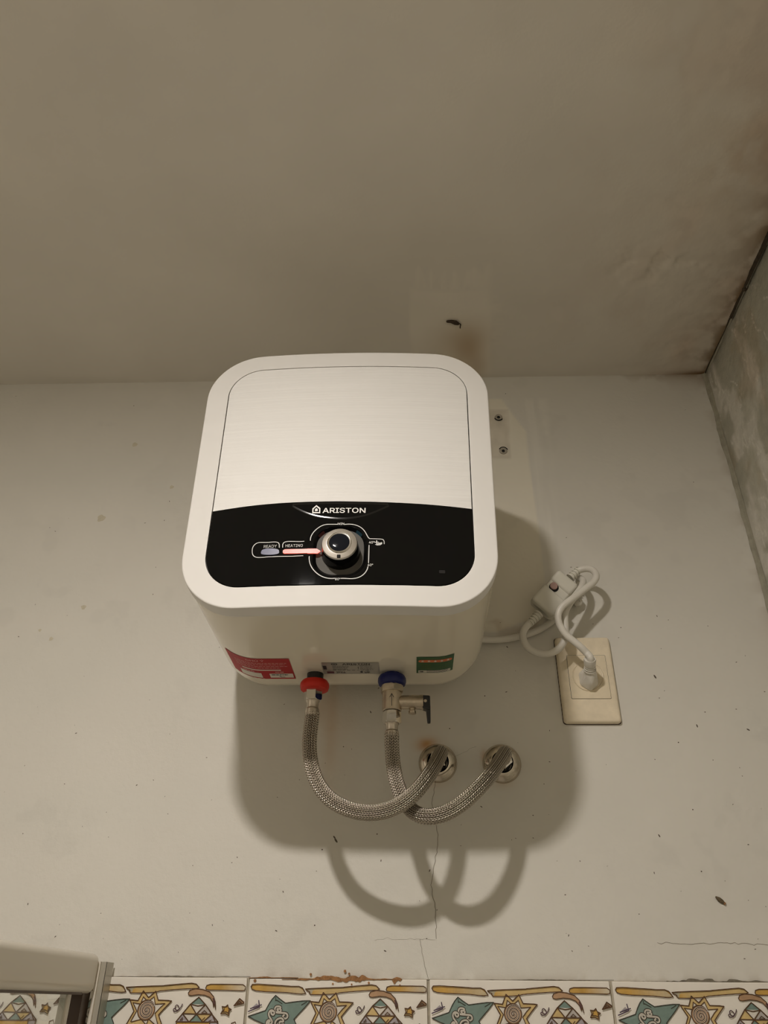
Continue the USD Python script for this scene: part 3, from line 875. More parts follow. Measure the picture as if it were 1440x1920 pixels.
# casing behind it
rings = [shell_pt(.0045, t_of(.0225)), shell_pt(.0018, t_of(.0226)), shell_pt(.0012, t_of(.024)), shell_pt(.0010, t_of(.10)), shell_pt(.0010, t_of(.19)), shell_pt(.0010, t_of(.218))]
for a in np.radians([15, 30, 45, 60, 75, 90]): rings.append(shell_pt(.0010 + .05 * (1 - math.cos(a)), t_of(.218 + .054 * math.sin(a))))
obj('body', loft(rings, None, True), 'body', heater, smooth=40, label='gloss white casing')
for sg in (-1, 1):
    obj('mounting_bracket', trimesh.creation.box(bounds=[[HX + sg * .09 - .03, -.034, HZ0 + .19], [HX + sg * .09 + .03, .001, HZ0 + .23]]), 'gap', heater, smooth=False)
# dark bed behind the panels, so that the joint round them reads as a line
obj('panel_bed', face_plate(OPEN.buffer(.002), -.006, -.0040, .02), 'gap', heater, smooth=False)
PAN = OPEN.buffer(-.0010)
arc = smoothline([fl(330, 968), fl(393, 960), fl(470, 948.5), fl(560, 941.5), fl(640, 940), fl(720, 941.5), fl(810, 946.5), fl(887, 954.5), fl(950, 962)], 60)
UP = PAN.intersection(Polygon(list(map(tuple, arc)) + [(.3, .6), (-.3, .6)]).buffer(0)).buffer(-.0002)
LOW = PAN.difference(Polygon(list(map(tuple, arc)) + [(.3, .6), (-.3, .6)]).buffer(0)).buffer(-.0001)
obj('brushed_panel', orient_front(face_plate(UP, -.004, -.0003, .008)), 'brushed', heater, smooth=20, label='brushed white upper front panel')
# dial dish: a rounded square hollow
du0, dv0 = fl(586, 1040); du1, _ = fl(687, 1040); _, dvt = fl(640, 986); _, dvb = fl(632, 1080)
DC = np.array([(du0 + du1) / 2, (dvt + dvb) / 2]); DW, DH = du1 - du0, dvt - dvb
DISH = rrect(DW, DH, min(DW, DH) * .36, *DC, 16)
panel = obj('control_panel', orient_front(face_plate(LOW.difference(DISH), -.004, -.0002, .008)), 'black', heater, smooth=20, label='gloss black control panel')
cd = np.array(DISH.exterior.segmentize(.0012).coords)[:-1]
if Polygon(cd).exterior.is_ccw is False: cd = cd[::-1]
ang = np.arctan2(cd[:, 1] - DC[1], cd[:, 0] - DC[0]); KR = .0165
circ = DC + KR * np.stack([np.cos(ang), np.sin(ang)], 1)
rings = []
for s, w in ((0, -.0002), (.04, -.0005), (.10, -.0014), (.3, -.0046), (.55, -.0080), (.8, -.0098), (1.0, -.0103), (1.6, -.0103)):
    c = cd * (1 - s) + circ * s if s <= 1 else DC + (circ - DC) * .2
    rings.append(face(c[:, 0], c[:, 1], np.full(len(c), w)))
dish = obj('dial_dish', orient_front(loft(rings, None, True)), 'black_dish', heater, smooth=50, label='gloss black hollow round the dial')


def dish_mark(name, a0, a1, m, label):
    k = np.nonzero((np.degrees(ang) > a0) & (np.degrees(ang) < a1))[0]; k = k[np.argsort(ang[k])]
    rows_ = []
    for s_, w in ((.12, -.0016), (.3, -.0045), (.55, -.0079), (.78, -.0096)):
        c = cd[k] * (1 - s_) + circ[k] * s_
        rows_.append(face(c[:, 0], c[:, 1], np.full(len(k), w + .00015)))
    V_ = np.vstack(rows_); n_ = len(k); i_, j_ = np.meshgrid(np.arange(3), np.arange(n_ - 1), indexing='ij')
    q_ = np.stack([i_ * n_ + j_, i_ * n_ + j_ + 1, (i_ + 1) * n_ + j_ + 1, (i_ + 1) * n_ + j_], -1).reshape(-1, 4)
    obj(name, orient_front(trimesh.Trimesh(V_, np.vstack([q_[:, [0, 1, 2]], q_[:, [0, 2, 3]]]), process=False)), m, dish, smooth=60, label=label)


dish_mark('cool_zone_mark', 40, 58, 'teal_mark', 'dark teal band in the hollow of the dial')
dish_mark('warm_zone_mark', 124, 142, 'rose_mark', 'dark red band in the hollow of the dial')


def fprint(name, g, m, parent, w0=-.0002, w1=.00005, **k):
    return obj(name, orient_front(face_plate(g, w0, w1, .01)), m, parent, smooth=False, **k)


def text_uv(s, px0, px1, py_base, cap_px, bold=True, slope=0.0, py_base1=None):
    """Lettering between two pixels on the face, as polygons in (u, v)."""
    m = text_mesh(s, 1.0, .01, bold)
    v = m.vertices; top = m.faces[np.abs(v[m.faces][:, :, 2] - .01).max(1) < 1e-6]
    g = unary_union([Polygon(v[t][:, :2]).buffer(1e-4) for t in top])
    x0, y0, x1, y1 = g.bounds
    a = np.array(fl(px0, py_base)); b = np.array(fl(px1, py_base if py_base1 is None else py_base1)); h = fl(px0, py_base - cap_px)[1] - a[1]
    e = (b - a) / (x1 - x0); nrm = np.array([-e[1], e[0]]) / np.linalg.norm(e) * h
    return affinity.affine_transform(g, [e[0], nrm[0], e[1], nrm[1], a[0] - e[0] * x0, a[1] - e[1] * x0])


def S(*q): return [fl(460 + x / 5.143, 970 + y / 5.146) for x, y in q]     # the close-up the dial was measured on
LW = .00075
def G(*g): return unary_union(g)
mark = [stroke(smoothline(S((888, 66), (800, 67), (740, 80), (680, 120), (640, 170), (627, 222)), 40), LW * 1.35),
        stroke(smoothline(S((958, 68), (1040, 69), (1110, 95), (1155, 140), (1180, 185), (1200, 206)), 40), LW * 1.35), stroke(S((1200, 206), (1300, 209)), LW * 1.2),
        stroke(smoothline(S((1300, 209), (1330, 217), (1338, 232), (1339, 255)), 20), LW * 1.2), stroke(S((1193, 270), (1188, 438)), LW * 1.35),
        stroke(smoothline(S((1181, 478), (1165, 520), (1120, 565), (1060, 588), (1000, 591), (925, 589)), 40), LW * 1.35),
        stroke(smoothline(S((860, 588), (790, 586), (720, 560), (660, 510), (625, 450), (616, 378)), 40), LW * 1.35),
        stroke(smoothline(S((327, 290), (325, 255), (305, 240), (200, 242), (120, 246), (80, 275), (66, 320), (75, 365), (110, 386), (200, 383), (380, 376), (555, 370)), 90), LW * 1.2),
        stroke(smoothline(S((360, 288), (366, 250), (390, 236), (480, 233), (565, 230)), 40), LW * 1.2)]
fprint('dial_marking', G(*mark), 'white_print', panel, label='white outlines printed round dial and lamps')
def PX(x, y): return (460 + x / 5.143, 970 + y / 5.146)
txt = []
for s, x0, x1, yb, cap, yb1 in (('MIN', 890, 953, 72, 20, 72), ('40°', 1191, 1246, 252, 22, 252), ('60°', 1179, 1232, 470, 22, 470), ('80°', 864, 917, 606, 22, 606), ('READY', 176, 303, 296, 27, 290), ('HEATING', 386, 553, 288, 27, 284)):
    a, b = PX(x0, yb), PX(x1, yb1); txt.append(text_uv(s, a[0], b[0], a[1], cap / 5.146, s not in ('READY', 'HEATING'), py_base1=b[1]))
    fprint('lamp_name' if len(s) > 3 else 'scale_figure', txt[-1], 'white_print', panel)
# small emblem of a tap over a hand beside the 40
icon = [stroke(S((1248, 240), (1285, 240)), .0009), stroke(S((1266, 226), (1268, 262)), .0013), stroke(S((1256, 262), (1284, 262)), .0008), Polygon(S((1285, 248), (1318, 240), (1320, 256), (1300, 268), (1266, 270), (1262, 262))).buffer(.0001)]
fprint('hand_emblem', G(*icon), 'white_print', panel)
fprint('ready_lamp', Polygon(smoothline(S((170, 314), (315, 312), (326, 332), (318, 352), (160, 358), (152, 342)), 50, True)), 'ready_led', panel, w1=.0007, label='unlit violet-grey ready lamp')
fprint('heating_lamp', LineString(S((385, 333), (640, 327))).buffer(.0026).union(Polygon(S((600, 306), (690, 306), (728, 330), (700, 352), (600, 352)))), 'heat_led', panel, w1=.0010, label='glowing red heating lamp')
fprint('lamp_edge_print', stroke(S((372, 352), (650, 348)), .0005), 'white_print', panel, w1=.00006)
# logo lens: a raised segment under the arc with the emblem and name
lens_low = smoothline([fl(538, 944.5), fl(560, 957), (fl(590, 968)), fl(625, 973), fl(655, 973), fl(690, 966), fl(725, 952), fl(745, 943)], 50)
lens = Polygon(list(map(tuple, lens_low)) + [(fl(745, 943)[0], .5), (fl(538, 944)[0], .5)]).buffer(0).intersection(LOW.buffer(-.0012))
def bevel_plate(g, w0, w1, bev):
    a = face_plate(g.buffer(-bev), w0, w1, .01)
    p = max(polys(g), key=lambda q: q.area); q = max(polys(g.buffer(-bev)), key=lambda q: q.area)
    def res(pl, n=260):
        e = pl.exterior; k = e.project(Point(pl.centroid.x, pl.centroid.y - 1)); s = 1 if e.is_ccw else -1
        return np.array([e.interpolate((k + s * e.length * t) % e.length).coords[0] for t in np.arange(n) / n])
    co_, ci_ = res(p), res(q)
    co_ = np.array([p.exterior.interpolate(p.exterior.project(Point(*c))).coords[0] for c in ci_])
    mid = co_ * .6 + ci_ * .4
    b = loft([face(co_[:, 0], co_[:, 1], np.full(260, w0)), face(mid[:, 0], mid[:, 1], np.full(260, w0 + (w1 - w0) * .62)), face(ci_[:, 0], ci_[:, 1], np.full(260, w1))])
    return a, orient_front(b)
pa, pb = bevel_plate(lens, -.00018, .00007, .0022)
plaque = obj('name_plate', orient_front(pa), 'black', heater, smooth=False, label='raised gloss black name plate')
obj('plate_bevel', pb, 'black_edge', plaque, smooth=30)
def E6(*q): return [fl(520 + x / 6.545, 930 + y / 6.545) for x, y in q]
house = Polygon(E6((428, 213), (430, 155), (480, 112), (530, 150), (527, 213))).difference(Polygon(E6((444, 197), (446, 163), (480, 132), (513, 160), (511, 198))))
core = Polygon(E6((461, 187), (462, 165), (480, 149), (497, 163), (496, 187)))
fprint('emblem', G(house, core), 'logo_print', plaque, w0=.0000, w1=.00022, label='white house emblem')
fprint('name_lettering', text_uv('ARISTON', 520 + 553 / 6.545, 520 + 1082 / 6.545, 930 + 208 / 6.545, 58 / 6.545, True, py_base1=930 + 206 / 6.545), 'logo_print', plaque, w0=.0000, w1=.00022, label='white maker name lettering')
# recessed slot low on the right of the panel
fprint('panel_slot', rrect(.0062, .0036, .0008, *fl(829, 1072)), 'dark', panel, w1=.0001)
# knob
KC = face(np.array([DC[0] + .001]), np.array([DC[1] - .001]), np.array([-.010]))[0]
KN = np.array([0, -math.cos(TAU), -math.sin(TAU)])
knob = obj('dial_knob', lathe(KC, KN, [(.0208, 0), (.0205, .004), (.0192, .014), (.0186, .0215), (.0183, .0225)], 64), 'black', heater, smooth=30, label='black turning dial')
obj('silver_ring', lathe(KC, KN, [(.0117, .0222), (.0183, .0222), (.0182, .0238), (.0176, .0248), (.0132, .0262), (.0122, .0262), (.0117, .0255)], 64), 'silver', knob, smooth=30, label='satin silver ring of the dial')
obj('bright_ring', lathe(KC, KN, [(.0112, .0250), (.0126, .0250), (.0126, .0268), (.0121, .0272), (.0114, .0268)], 64), 'chrome', knob, smooth=30)
obj('dial_cap', lathe(KC, KN, [(.0118, .0245), (.0118, .0262), (.0100, .0270), (.0060, .0274), (.0001, .0275)], 48), 'navy', knob, smooth=40)
pt_ = KC + KN * .0250 + np.array([0, .0, -1]) * .0157
obj('pointer_notch', rbox(pt_, (.0036, .004, .0032), .0005), 'dark', knob)
cl = face(np.array(fl(605, 1038)[0:1]), np.array(fl(605, 1038)[1:2]), np.array([0.001]))[0]
obj('pointer_clip', hull([(cl + [0, 0, .0012], .0012), (cl + [.0014, .002, -.0008], .0013)]), 'chrome', knob)

# --- stickers on the underside
SB = HZ0 + .0010 * math.cos(TAU)


def under(s, y, off=.0004):
    """A point on the casing's underside: s along the outline from the bottom middle, y in depth."""
    c = outline(HW - .002, HH - .002, HR - .001, 2400); L = rrect(HW - .002, HH - .002, HR - .001).exterior.length
    i = (s / L * 2400) % 2400
    k = np.floor(i).astype(int) % 2400; t = (i - np.floor(i))[..., None]
    p = c[k] * (1 - t) + c[(k + 1) % 2400] * t
    tg = c[(k + 1) % 2400] - c[k]; tg /= np.linalg.norm(tg, axis=-1, keepdims=True)
    nrm = np.stack([tg[..., 1], -tg[..., 0]], -1)
    p = p + nrm * off
    return np.stack([HX + p[..., 0] * taper(p[..., 1]), y, HZ0 + (p[..., 1] + .001) * math.cos(TAU)], -1)


def sticker_mesh(g, s0, s1, y0, y1, off):
    """g in unit square coordinates (0..1 along, 0..1 up = towards the front)."""
    vs, fs, o = [], [], 0
    for p in polys(g):
        x0, _, x1, _ = p.bounds; n = max(1, int(math.ceil((x1 - x0) / .08)))
        for k in range(n):
            q_ = p.intersection(sbox(x0 + (x1 - x0) * k / n, -1, x0 + (x1 - x0) * (k + 1) / n, 2))
            for q in polys(q_):
                v, f = trimesh.creation.triangulate_polygon(q, engine='earcut')
                P = under(s0 + (s1 - s0) * v[:, 0], y1 + (y0 - y1) * v[:, 1], off)
                fc = f.copy()
                nn = np.cross(P[fc[:, 1]] - P[fc[:, 0]], P[fc[:, 2]] - P[fc[:, 0]])
                if nn[:, 2].sum() > 0: fc = fc[:, ::-1]
                vs.append(P); fs.append(fc + o); o += len(P)
    return np.vstack(vs), np.vstack(fs)


def rect(x0, y0, x1, y1): return sbox(x0, y0, x1, y1)
def unit_text(s, x0, x1, y0, y1, bold=True):
    m = text_mesh(s, 1.0, .01, bold); v = m.vertices; top = m.faces[np.abs(v[m.faces][:, :, 2] - .01).max(1) < 1e-6]
    g = unary_union([Polygon(v[t][:, :2]).buffer(1e-4) for t in top]); a = g.bounds
    return affinity.affine_transform(g, [(x1 - x0) / (a[2] - a[0]), 0, 0, (y1 - y0) / (a[3] - a[1]), x0 - a[0] * (x1 - x0) / (a[2] - a[0]), y0 - a[1] * (y1 - y0) / (a[3] - a[1])])
def rows(x0, x1, ys, h, seed, gap=.012):
    """Lines of print too small to read."""
    r = np.random.default_rng(seed); out = []
    for y in ys:
        x = x0; e = x1 - r.uniform(0, .2) * (x1 - x0)
        while x < e:
            w = r.uniform(.02, .07); out.append(sbox(x, y, min(x + w, e), y + h)); x += w + gap
    return unary_union(out)


def under_s(px, py):
    p = at_z(px, py, SB); return p[0] - HX, p[1]


def sticker(name, s0, s1, y0, y1, base, items, label):
    b = obj(name, sticker_mesh(sbox(0, 0, 1, 1), s0, s1, y0, y1, .0004), base, heater, smooth=False, label=label)
    for k, (nm, g, m) in enumerate(items): obj(nm, sticker_mesh(g, s0, s1, y0, y1, .0005 + .00008 * k), m, b, smooth=False, kind='stuff' if len(polys(g)) > 12 else None)
    return b


a, ya = under_s(541, 1234.5); b_, yb_ = under_s(552, 1271)
sR = (a + b_) / 2
sticker('red_sticker', sR - .079, sR, ya, yb_ + .002, 'red_label', [
    ('sticker_text', G(unit_text('CHÚ Ý', .34, .62, .86, .955), rows(.14, .95, [.77, .70, .62, .54], .022, 3)), 'pink_ink'),
    ('sticker_panel', G(rect(.22, .425, .82, .475), rect(.16, .06, .50, .30), rect(.62, .07, .98, .28)), 'label_white'),
    ('sticker_band', G(rows(.22, .42, [.335], .045, 8, .008), rows(.72, .88, [.335], .04, 7, .008), rows(.16, .6, [.015], .02, 9)), 'pink_ink'),
    ('sticker_mark', G(rows(.65, .95, [.20], .035, 5, .008), stroke([(.77, .15), (.79, .11), (.84, .10)], .02)), 'ink')], 'red notice sticker under the casing')
a, ya = under_s(598, 1242); b_, yb_ = under_s(712, 1263)
a2, _ = under_s(713, 1245)
emb = affinity.scale(Point(.22, .87).buffer(.09), .62, .95).difference(affinity.scale(Point(.22, .87).buffer(.06), .62, .9)).union(affinity.scale(Point(.22, .87).buffer(.03), .6, .9))
sticker('rating_label', a + .002, a2 - .001, ya, yb_, 'silver_label', [
    ('label_heading', G(emb, unit_text('ARISTON', .36, .84, .80, .94)), 'ink'),
    ('label_text', G(rows(.18, .48, [.70, .62, .54, .46, .38], .022, 12), rows(.66, .92, [.70, .60, .50, .40], .022, 13), rows(.5, .9, [.78], .02, 15), rect(.015, .42, .075, .74), stroke([(.63, .66), (.63, .45)], .008), rows(.02, .97, [.335], .02, 14, .03), unit_text('IPX4', .23, .39, .10, .24), rect(.66, .12, .70, .26), rows(.73, .84, [.10, .16, .22], .03, 16)), 'ink'),
    ('label_patch', rect(.065, .08, .19, .25), 'maroon_ink')], 'silver rating label under the casing')
a, ya = under_s(783, 1232); b_, yb_ = under_s(852, 1260); a2, _ = under_s(857, 1226)
def star5(cx, cy, rx, ry): return Polygon([(cx + (rx if k % 2 == 0 else rx * .42) * math.sin(k * math.pi / 5), cy + (ry if k % 2 == 0 else ry * .42) * math.cos(k * math.pi / 5)) for k in range(10)])
sticker('energy_label', a, a2 - .0005, ya - .001, yb_ + .002, 'green_label', [
    ('star_band', affinity.scale(LineString([(.12, .75), (.88, .75)]).buffer(.07), 1, 1.1), 'orange_label'),
    ('energy_stars', G(*[star5(.16 + .17 * k, .75, .05, .075) for k in range(5)]), 'label_white'),
    ('energy_footer', rect(.05, .03, .93, .19), 'label_white'),
    ('energy_text', G(rows(.28, .9, [.155, .105, .055], .018, 22, .006), rows(.09, .22, [.07], .07, 31, .01)), 'ink'),
    ('energy_rows', G(rows(.12, .42, [.56, .49, .42, .35, .28], .025, 23), rows(.46, .9, [.55, .40, .30], .02, 24), rows(.2, .85, [.93], .025, 25)), 'olive_ink')], 'green energy label with an orange star band under the casing')

# --- outlet collars (parts of the heater)
YC = -.112
RED = at(590, 1287, YC); BLUE = at(735, 1277.5, YC)
DOWN = (0, 0, -1)
obj('outlet_collar', lathe(RED + [0, 0, .006], DOWN, [(.011, 0), (.0150, 0), (.0170, .003), (.0172, .007), (.0160, .0105), (.0125, .012), (.0100, .012)], 48), 'red', heater, label='red collar of the hot outlet')
obj('outlet_neck', lathe((RED[0], RED[1], HZ0 + .004), DOWN, [(.0098, 0), (.0098, HZ0 + .004 - RED[2] + .004)], 32), 'black_matte', heater, label='black neck of the hot outlet')
obj('outlet_collar', lathe(BLUE + [0, 0, .006], DOWN, [(.011, 0), (.0150, 0), (.0166, .003), (.0168, .007), (.0156, .0105), (.0125, .012), (.0100, .012)], 48), 'blue', heater, label='blue collar of the cold inlet')
obj('outlet_neck', lathe((BLUE[0], BLUE[1], HZ0 + .004), DOWN, [(.0098, 0), (.0098, HZ0 + .004 - BLUE[2] + .004)], 32), 'blue', heater)


def hexnut(top, h, r, bev=.0016, phase=0.2):
    """A chamfered hexagon with its axis upright."""
    hexa = lathe(top, DOWN, [(r, 0), (r, h)], 6, phase)
    cone = lathe(top, DOWN, [(r * .90, 0), (r * 1.0, bev), (r * 1.0, h - bev), (r * .90, h)], 48)
    man = lambda t: m3.Manifold(m3.Mesh(np.asarray(t.vertices, np.float32), np.asarray(t.faces, np.uint32)))
    return tm(man(hexa) ^ man(cone))


# ================================================================== safety valve
VX, VY = BLUE[0], YC
zv = lambda py: at(735, py, YC)[2]
valve = thing('safety_valve', 'brass-coloured relief valve with a black lever under the blue collar', 'safety valve', (VX, VY, zv(1335)))
vt_ = lambda py: np.array([VX, VY, zv(py)])
obj('thread_tape', lathe(vt_(1281), DOWN, [(.0100, 0), (.0106, .001), (.0106, .0055), (.0100, .006)], 40), 'white_tape', valve, label='white sealing tape')
obj('valve_hexagon', hexnut(vt_(1286.5), zv(1286.5) - zv(1299), .0142, phase=.35), 'nickel', valve, smooth=20)
vb_ = [obj('valve_body', lathe(vt_(1297), DOWN, [(.0102, 0), (.0112, .001), (.0112, zv(1297) - zv(1334) - .001), (.0104, zv(1297) - zv(1334))], 48), 'nickel', valve, label='satin nickel valve body')]
arrow_c = vt_(1316) + [0, -.0111, 0]
ar = []
for pp in ([(0, -.008), (0, .006)], [(-.0022, .0022), (0, .0062), (.0022, .0022)]):
    g = stroke(pp, .0007); m = extr(g, .0006); v = m.vertices.copy()
    m.vertices = np.stack([arrow_c[0] + v[:, 0], arrow_c[1] - v[:, 2] + .0002, arrow_c[2] + v[:, 1]], 1); m.invert(); ar.append(m)
obj('flow_arrow', cat_(ar), 'gap', vb_[0], smooth=False, label='flow arrow pointing up')
bz = zv(1317); b0 = np.array([VX, VY, bz]); bl = at(793, 1317, YC)[0] - VX
obj('valve_branch', lathe(b0, (1, 0, 0), [(.0070, .006), (.0076, .011), (.0082, .013), (.0082, bl - .004), (.0088, bl - .003), (.0088, bl), (.0080, bl + .0005)], 48), 'nickel', valve, label='side branch of the valve')
sx = at(773, 1332, YC); sz_ = at(773, 1337, YC)[2]
obj('drain_spout', lathe((sx[0], VY, bz - .006), DOWN, [(.0034, 0), (.0034, bz - .006 - sz_ - .003), (.0044, bz - .006 - sz_ - .002), (.0044, bz - .006 - sz_ + .0005), (.0032, bz - .006 - sz_ + .001)], 28), 'nickel', valve)
l0, l1, l2 = at(795, 1307, YC - .004), at(799, 1332, YC - .006), at(805, 1355, YC - .012)
lev = hull([((at(794, 1308, YC)[0], VY - .005, at(794, 1308, YC)[2]), .0012), ((at(804, 1309, YC)[0], VY - .005, at(804, 1309, YC)[2]), .0014), ((at(794, 1328, YC)[0], VY - .005, at(794, 1328, YC)[2]), .0012), ((at(805, 1332, YC)[0], VY - .005, at(805, 1332, YC)[2]), .0012),
            ((at(794, 1308, YC)[0], VY + .005, at(794, 1308, YC)[2]), .0012), ((at(804, 1309, YC)[0], VY + .005, at(804, 1309, YC)[2]), .0014), ((at(794, 1328, YC)[0], VY + .005, at(794, 1328, YC)[2]), .0012), ((at(805, 1332, YC)[0], VY + .005, at(805, 1332, YC)[2]), .0012)], 10)
arm = hull([((at(800.5, 1330, YC)[0], VY - .004, at(800, 1328, YC)[2]), .0013), ((at(805, 1330, YC)[0], VY - .004, at(804, 1326, YC)[2]), .0013), ((at(800.5, 1330, YC)[0], VY + .003, at(800, 1328, YC)[2]), .0013), ((at(805, 1330, YC)[0], VY + .003, at(804, 1326, YC)[2]), .0013),
            ((at(803, 1354, YC)[0], VY - .003, at(803, 1354, YC)[2]), .0012), ((at(805.4, 1354, YC)[0], VY - .003, at(805, 1354, YC)[2]), .0012), ((at(803, 1354, YC)[0], VY + .002, at(803, 1354, YC)[2]), .0012), ((at(805.4, 1354, YC)[0], VY + .002, at(805, 1354, YC)[2]), .0012)], 10)
lv = obj('lever', cat_([lev, arm]), 'black_matte', valve, smooth=30, label='black release lever')
pv = at(797.5, 1314, YC - .0062)
obj('lever_pin', lathe(pv + [0, .0008, 0], (0, -1, 0), [(.0007, 0), (.0018, 0), (.0018, .0012), (.0010, .0012)], 20), 'nickel', lv)

# ================================================================== braided hoses
NB = 24


def braid(s, th):
    """Herringbone rows of short slanting strands, as on a woven steel sleeve."""
    row = NB * th / (2 * np.pi); t = row - np.floor(row); par = 1 - 2 * (np.floor(row) % 2)
    ph = s / .0030 + par * (t - .5) * .85
    ph = ph - np.floor(ph)
    h = np.sqrt(np.clip(1 - (2 * ph - 1) ** 2, 0, 1)) * np.clip(np.sin(np.pi * t), 0, 1) ** .45
    return (h - .7) * .0013


def hose(name, label, group, top, nut_top, nut_bot, fer_bot, path, phase):
    """top: (x, y) axis; rows of the photograph give the heights."""
    X, Y = top
    z = lambda py: at(735, py, Y)[2]
    t = thing(name, label, 'hose', (X, Y, z(fer_bot)), group)
    P = lambda py: np.array([X, Y, z(py)])
    nt = obj('nut', hexnut(P(nut_top), z(nut_top) - z(nut_bot), .0108, phase=phase), 'chrome', t, smooth=20, label='chrome hexagon nut')
    h = z(nut_bot) - z(fer_bot) + .001
    obj('ferrule', lathe(P(nut_bot) + [0, 0, .001], DOWN, [(.0058, 0), (.0080, .0002), (.0082, .0012), (.0070, .0035), (.0068, h * .50), (.0072, h * .53), (.0068, h * .55), (.0077, h * .58), (.0079, h * .62), (.0079, h - .001), (.0075, h)], 44), 'ferrule', t, label='steel crimped ferrule')
    pts = [P(fer_bot) + [0, 0, .004], P(fer_bot + 8)] + path
    hts = []
    m = tube(pts, .0081, 1500, 144, lambda s_, th: hts.append(braid(s_, th)) or hts[0])
    k = ss(-.0008, .0002, np.r_[hts[0].ravel(), 0, 0])[:, None]
    obj('braid', m, 'braid', t, smooth=True, label='woven steel braid', tint=np.array([.04, .033, .026]) * (1 - k) + np.array([.47, .425, .36]) * k)
    return t


FL1, FL2 = at(821, 1431), at(941, 1432)
hot_path = [at(580, 1380, -.114), at(580.5, 1410, -.116), at(588, 1450, -.118), at(612, 1492, -.123), at(650, 1516, -.127), at(692, 1524, -.131), at(735, 1516, -.135), at(773, 1491, -.134), at(803, 1455, -.121), at(821, 1424, -.093), at(827, 1411, -.063), at(825, 1417, -.043), FL1 + [0, -.026, 0]]
hot_path[0][0] += .0005
hose('braided_hose', 'braided steel hose from the red collar, crossing in front to the left wall flange', 'braided water hoses', (RED[0] - .0012, YC), 1293, 1314, 1342, hot_path, .15)
cold_path = [at(736, 1420, -.110), at(741, 1455, -.110), at(753, 1492, -.112), at(775, 1522, -.117), at(808, 1531, -.126), at(847, 1519, -.130), at(885, 1490, -.126), at(916, 1457, -.112), at(937, 1428, -.087), at(947, 1412, -.060), at(945, 1418, -.043), FL2 + [0, -.026, 0]]
hose('braided_hose', 'braided steel hose from the relief valve, passing behind to the right wall flange', 'braided water hoses', (VX, VY), 1335, 1357, 1384, cold_path, .02)

for k, (c, lab) in enumerate(((FL1, 'left of the two round chrome pipe flanges on the wall, rust at its top edge'), (FL2, 'right of the two round chrome pipe flanges on the wall'))):
    t = thing('pipe_flange', lab, 'pipe flange', c, 'chrome wall flanges')
    obj('cover', lathe(c + [0, .004, 0], (0, -1, 0), [(.0115, 0), (.0238, 0), (.0242, .0045), (.0232, .0075), (.0205, .0105), (.0165, .0125), (.0135, .0130), (.0122, .0115), (.0118, .006)], 64), 'chrome_old', t, smooth=50, label='domed chrome cover')
    obj('pipe_stub', lathe(c + [0, .004, 0], (0, -1, 0), [(.0112, 0), (.0112, .016), (.0100, .018)], 40), 'dark', t)
    a_, b2, d_ = frame_of((0, -1, 0))
    hx = lathe(c + [0, -.013, 0], (0, -1, 0), [(.0098, 0), (.0112, .001), (.0112, .011), (.0098, .0125), (.0080, .0130)], 6, .3 + .4 * k)
    obj('nut', hx, 'chrome', t, smooth=False)

# ================================================================== wall socket
p_tl, p_br = at(1040.5, 1197.8), at(1165, 1358.2)
sx0, sx1 = .1967, .2698; sz0, sz1 = 1.5 + .3052, 1.5 + .4226
sc = np.array([(sx0 + sx1) / 2, 0, (sz0 + sz1) / 2])
sock = thing('wall_socket', 'yellowed cream wall socket plate at the right of the heater', 'wall socket', sc)
SWd, SHt = sx1 - sx0, sz1 - sz0


def plate(w, h, r, c, prof, cut=None, n=160):
    """prof: (inset, distance out of the wall)."""
    rings = []
    for ins, out in prof:
        pl = rrect(w - 2 * ins, h - 2 * ins, max(r - ins, .0004), 0, 0, 10).exterior
        q = np.array([pl.interpolate(t, normalized=True).coords[0] for t in np.arange(n) / n])
        rings.append(np.stack([c[0] + q[:, 0], np.full(n, c[1] - out), c[2] + q[:, 1]], 1))
    m = loft(rings, True, True)
    return m


obj('backing_edge', plate(SWd + .0012, SHt + .0012, .004, sc, [(.001, -.004), (0, -.004), (0, .0012), (.0008, .0016)]), 'bronze', sock, smooth=30, label='grimy dark edge behind the plate')
obj('plate', plate(SWd, SHt, .0045, sc, [(.0006, .001), (0, .0016), (0, .0042), (.0008, .0064), (.0022, .0076), (.0042, .0080)]), 'cream_plate', sock, smooth=35, label='yellowed cover plate')
mw, mh = .0507, .0590; mc = np.array([.2348, 0, 1.5 + .3660])
obj('module_gap', plate(mw + .0009, mh + .0009, .0012, mc, [(.0, .006), (0, .00815), (.0002, .0082)]), 'gap', sock, smooth=False)
mod = obj('socket_module', plate(mw, mh, .001, mc, [(.0, .006), (0, .0086), (.0005, .0090)]), 'cream_face', sock, smooth=30, label='square socket insert')
rc = mc + [-.001, 0, .0005]
obj('socket_ring', lathe(rc + [0, -.0086, 0], (0, -1, 0), [(.0185, 0), (.0205, 0), (.0205, .0010), (.0198, .0016), (.0190, .0014), (.0185, .0008)], 64), 'cream_face', mod, smooth=50)

